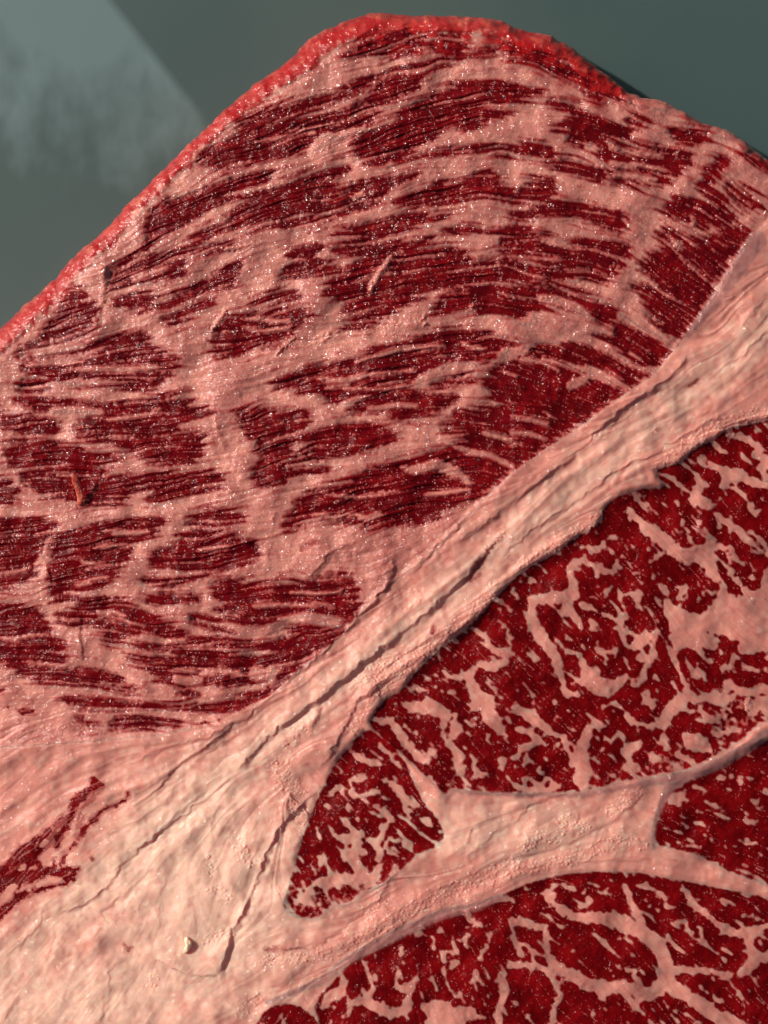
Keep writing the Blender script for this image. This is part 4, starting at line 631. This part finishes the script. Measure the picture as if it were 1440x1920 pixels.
# ------------------------------------------------------------------ table
def table_material():
    m, nt, b = mat('grey_green_lacquer')
    tc = node(nt, 'ShaderNodeTexCoord').outputs['Object']
    sx = node(nt, 'ShaderNodeSeparateXYZ'); nt.links.new(tc, sx.inputs[0]); x, y = sx.outputs[0], sx.outputs[1]
    big = noise(nt, tc, 14, 2); fine = noise(nt, tc, 2500, 2)
    base = mix(nt, ramp(nt, big, .35, .65), (0.045, 0.084, 0.082), (0.058, 0.098, 0.092))
    # light patch painted into the table colour: straight on one side, mottled edge below
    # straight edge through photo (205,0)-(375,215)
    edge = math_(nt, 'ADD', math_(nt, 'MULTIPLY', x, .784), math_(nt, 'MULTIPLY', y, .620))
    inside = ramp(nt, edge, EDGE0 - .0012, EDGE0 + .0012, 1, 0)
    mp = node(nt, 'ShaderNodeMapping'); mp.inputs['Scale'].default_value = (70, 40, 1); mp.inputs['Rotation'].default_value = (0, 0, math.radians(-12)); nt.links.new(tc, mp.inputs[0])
    mottle = noise(nt, mp.outputs[0], 1.0, 3, .6)
    yy = math_(nt, 'ADD', y, math_(nt, 'MULTIPLY', mottle, -.085))
    lower = ramp(nt, yy, MOTTLE0, MOTTLE0 + .03, 0, 1)
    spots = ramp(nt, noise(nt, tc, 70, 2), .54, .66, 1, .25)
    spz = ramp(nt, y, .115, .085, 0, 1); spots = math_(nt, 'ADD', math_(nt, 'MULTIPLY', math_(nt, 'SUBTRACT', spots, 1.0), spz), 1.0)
    light_patch = math_(nt, 'MULTIPLY', math_(nt, 'MULTIPLY', inside, lower), spots)
    col = mix(nt, light_patch, base, (0.120, 0.192, 0.195))
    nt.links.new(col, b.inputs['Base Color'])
    b.inputs['Roughness'].default_value = .5
    bp = node(nt, 'ShaderNodeBump'); bp.inputs['Strength'].default_value = .15; bp.inputs['Distance'].default_value = .0001
    nt.links.new(fine, bp.inputs['Height']); nt.links.new(bp.outputs[0], b.inputs['Normal'])
    return m
kt = (D - TABLE * .001) / D
tw = lambda px, py: ((px - 720) * S * kt, (960 - py) * S * kt)
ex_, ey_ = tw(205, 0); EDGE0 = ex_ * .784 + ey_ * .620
MOTTLE0 = tw(0, 330)[1] - .0425
me = bpy.data.meshes.new('table_top'); r_ = .45
bx_ = [(-r_, -r_), (r_, -r_), (r_, r_), (-r_, r_)]
import bmesh
bm = bmesh.new()
bmesh.ops.create_cube(bm, size=1); bmesh.ops.scale(bm, vec=(.9, .9, .02), verts=bm.verts)
bmesh.ops.translate(bm, vec=(0, 0, TABLE * .001 - .01), verts=bm.verts)
bmesh.ops.bevel(bm, geom=bm.edges[:], offset=.002, segments=2, affect='EDGES')
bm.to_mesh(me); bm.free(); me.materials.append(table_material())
tb = bpy.data.objects.new('table_top', me); SC.collection.objects.link(tb); tb['kind'] = 'structure'

# ------------------------------------------------------------------ loose bits lying on the slab
def surf(px, py):
    i = int((px - X0) / STEP); j = int((py - Y0) / STEP); return V[j, i]
def simple_meat(name, c1, c2, ssw=.3):
    m, nt, b = mat(name); tc = node(nt, 'ShaderNodeTexCoord').outputs['Object']
    nt.links.new(mix(nt, ramp(nt, noise(nt, tc, 700, 3), .35, .65), c1, c2), b.inputs['Base Color'])
    b.inputs['Roughness'].default_value = .35; b.inputs['Subsurface Weight'].default_value = ssw
    b.inputs['Subsurface Radius'].default_value = (1, .3, .2); b.inputs['Subsurface Scale'].default_value = .0015
    bp = node(nt, 'ShaderNodeBump'); bp.inputs['Distance'].default_value = .0003; nt.links.new(noise(nt, tc, 1500, 3), bp.inputs['Height']); nt.links.new(bp.outputs[0], b.inputs['Normal'])
    return m
def sliver(name, path, m, flat=.5, seed=1, lobes=.25):
    """a tapering bent strip: path of (photo x, photo y, lift mm, half width px)"""
    r = np.random.default_rng(seed); bm = bmesh.new(); rings = []; pc = [surf(p[0], p[1]) for p in path]; o0 = pc[0]
    pts = []
    for (px, py, lf, hw), c_ in zip(path, pc):
        z = c_[2] + lf * .001; kk = (D - z) / D; pts.append(Vector(((px - 720) * S * kk, (960 - py) * S * kk, z)) - Vector(map(float, o0)))
    for q, (p_, c_) in enumerate(zip(path, pts)):
        d_ = (pts[min(q + 1, len(pts) - 1)] - pts[max(q - 1, 0)]).normalized(); sd_ = d_.cross(Vector((0, 0, 1))).normalized(); up_ = sd_.cross(d_)
        ring = []
        for s_ in range(10):
            an = 2 * math.pi * s_ / 10; rr = p_[3] * S * (1 + lobes * r.uniform(-1, 1))
            ring.append(bm.verts.new(c_ + sd_ * math.cos(an) * rr + up_ * math.sin(an) * rr * flat))
        rings.append(ring)
    for a_, b_ in zip(rings[:-1], rings[1:]):
        for s_ in range(10): bm.faces.new((a_[s_], a_[(s_ + 1) % 10], b_[(s_ + 1) % 10], b_[s_]))
    bm.faces.new(rings[0][::-1]); bm.faces.new(rings[-1])
    bmesh.ops.recalc_face_normals(bm, faces=bm.faces)
    bmesh.ops.subdivide_edges(bm, edges=bm.edges[:], cuts=1, use_grid_fill=True, smooth=.6)
    me = bpy.data.meshes.new(name); bm.to_mesh(me); bm.free(); me.polygons.foreach_set('use_smooth', np.ones(len(me.polygons), bool)); me.materials.append(m)
    o = bpy.data.objects.new(name, me); SC.collection.objects.link(o); o.location = o0
    return o
RED = simple_meat('translucent_red_shred', (0.45, .04, .03), (0.68, .16, .10), .4)
FATM = simple_meat('pale_fat', (0.85, .60, .42), (0.95, .72, .50), .35)
o = sliver('meat_shred', [(149, 948, .3, 2.5), (151, 938, .9, 5), (150, 925, 1.7, 6.5), (146, 912, 2.3, 6.5), (141, 901, 2.8, 5.5), (138, 893, 3.1, 4), (135, 889, 3.2, 2)], RED, .35, 3)
o['label'] = 'loose translucent red meat shred standing up from the left part of the slab'; o['category'] = 'meat scrap'
o = sliver('fat_crumb', [(350, 1757, .2, 2), (350, 1763, .6, 4.5), (353, 1770, .9, 5.5), (352, 1777, .8, 5), (348, 1783, .5, 4), (346, 1787, .2, 2)], FATM, .8, 5, .35)
o['label'] = 'small cream fat crumb lying on the smooth fat near the lower left'; o['category'] = 'fat scrap'
print('done', time.time() - T0)
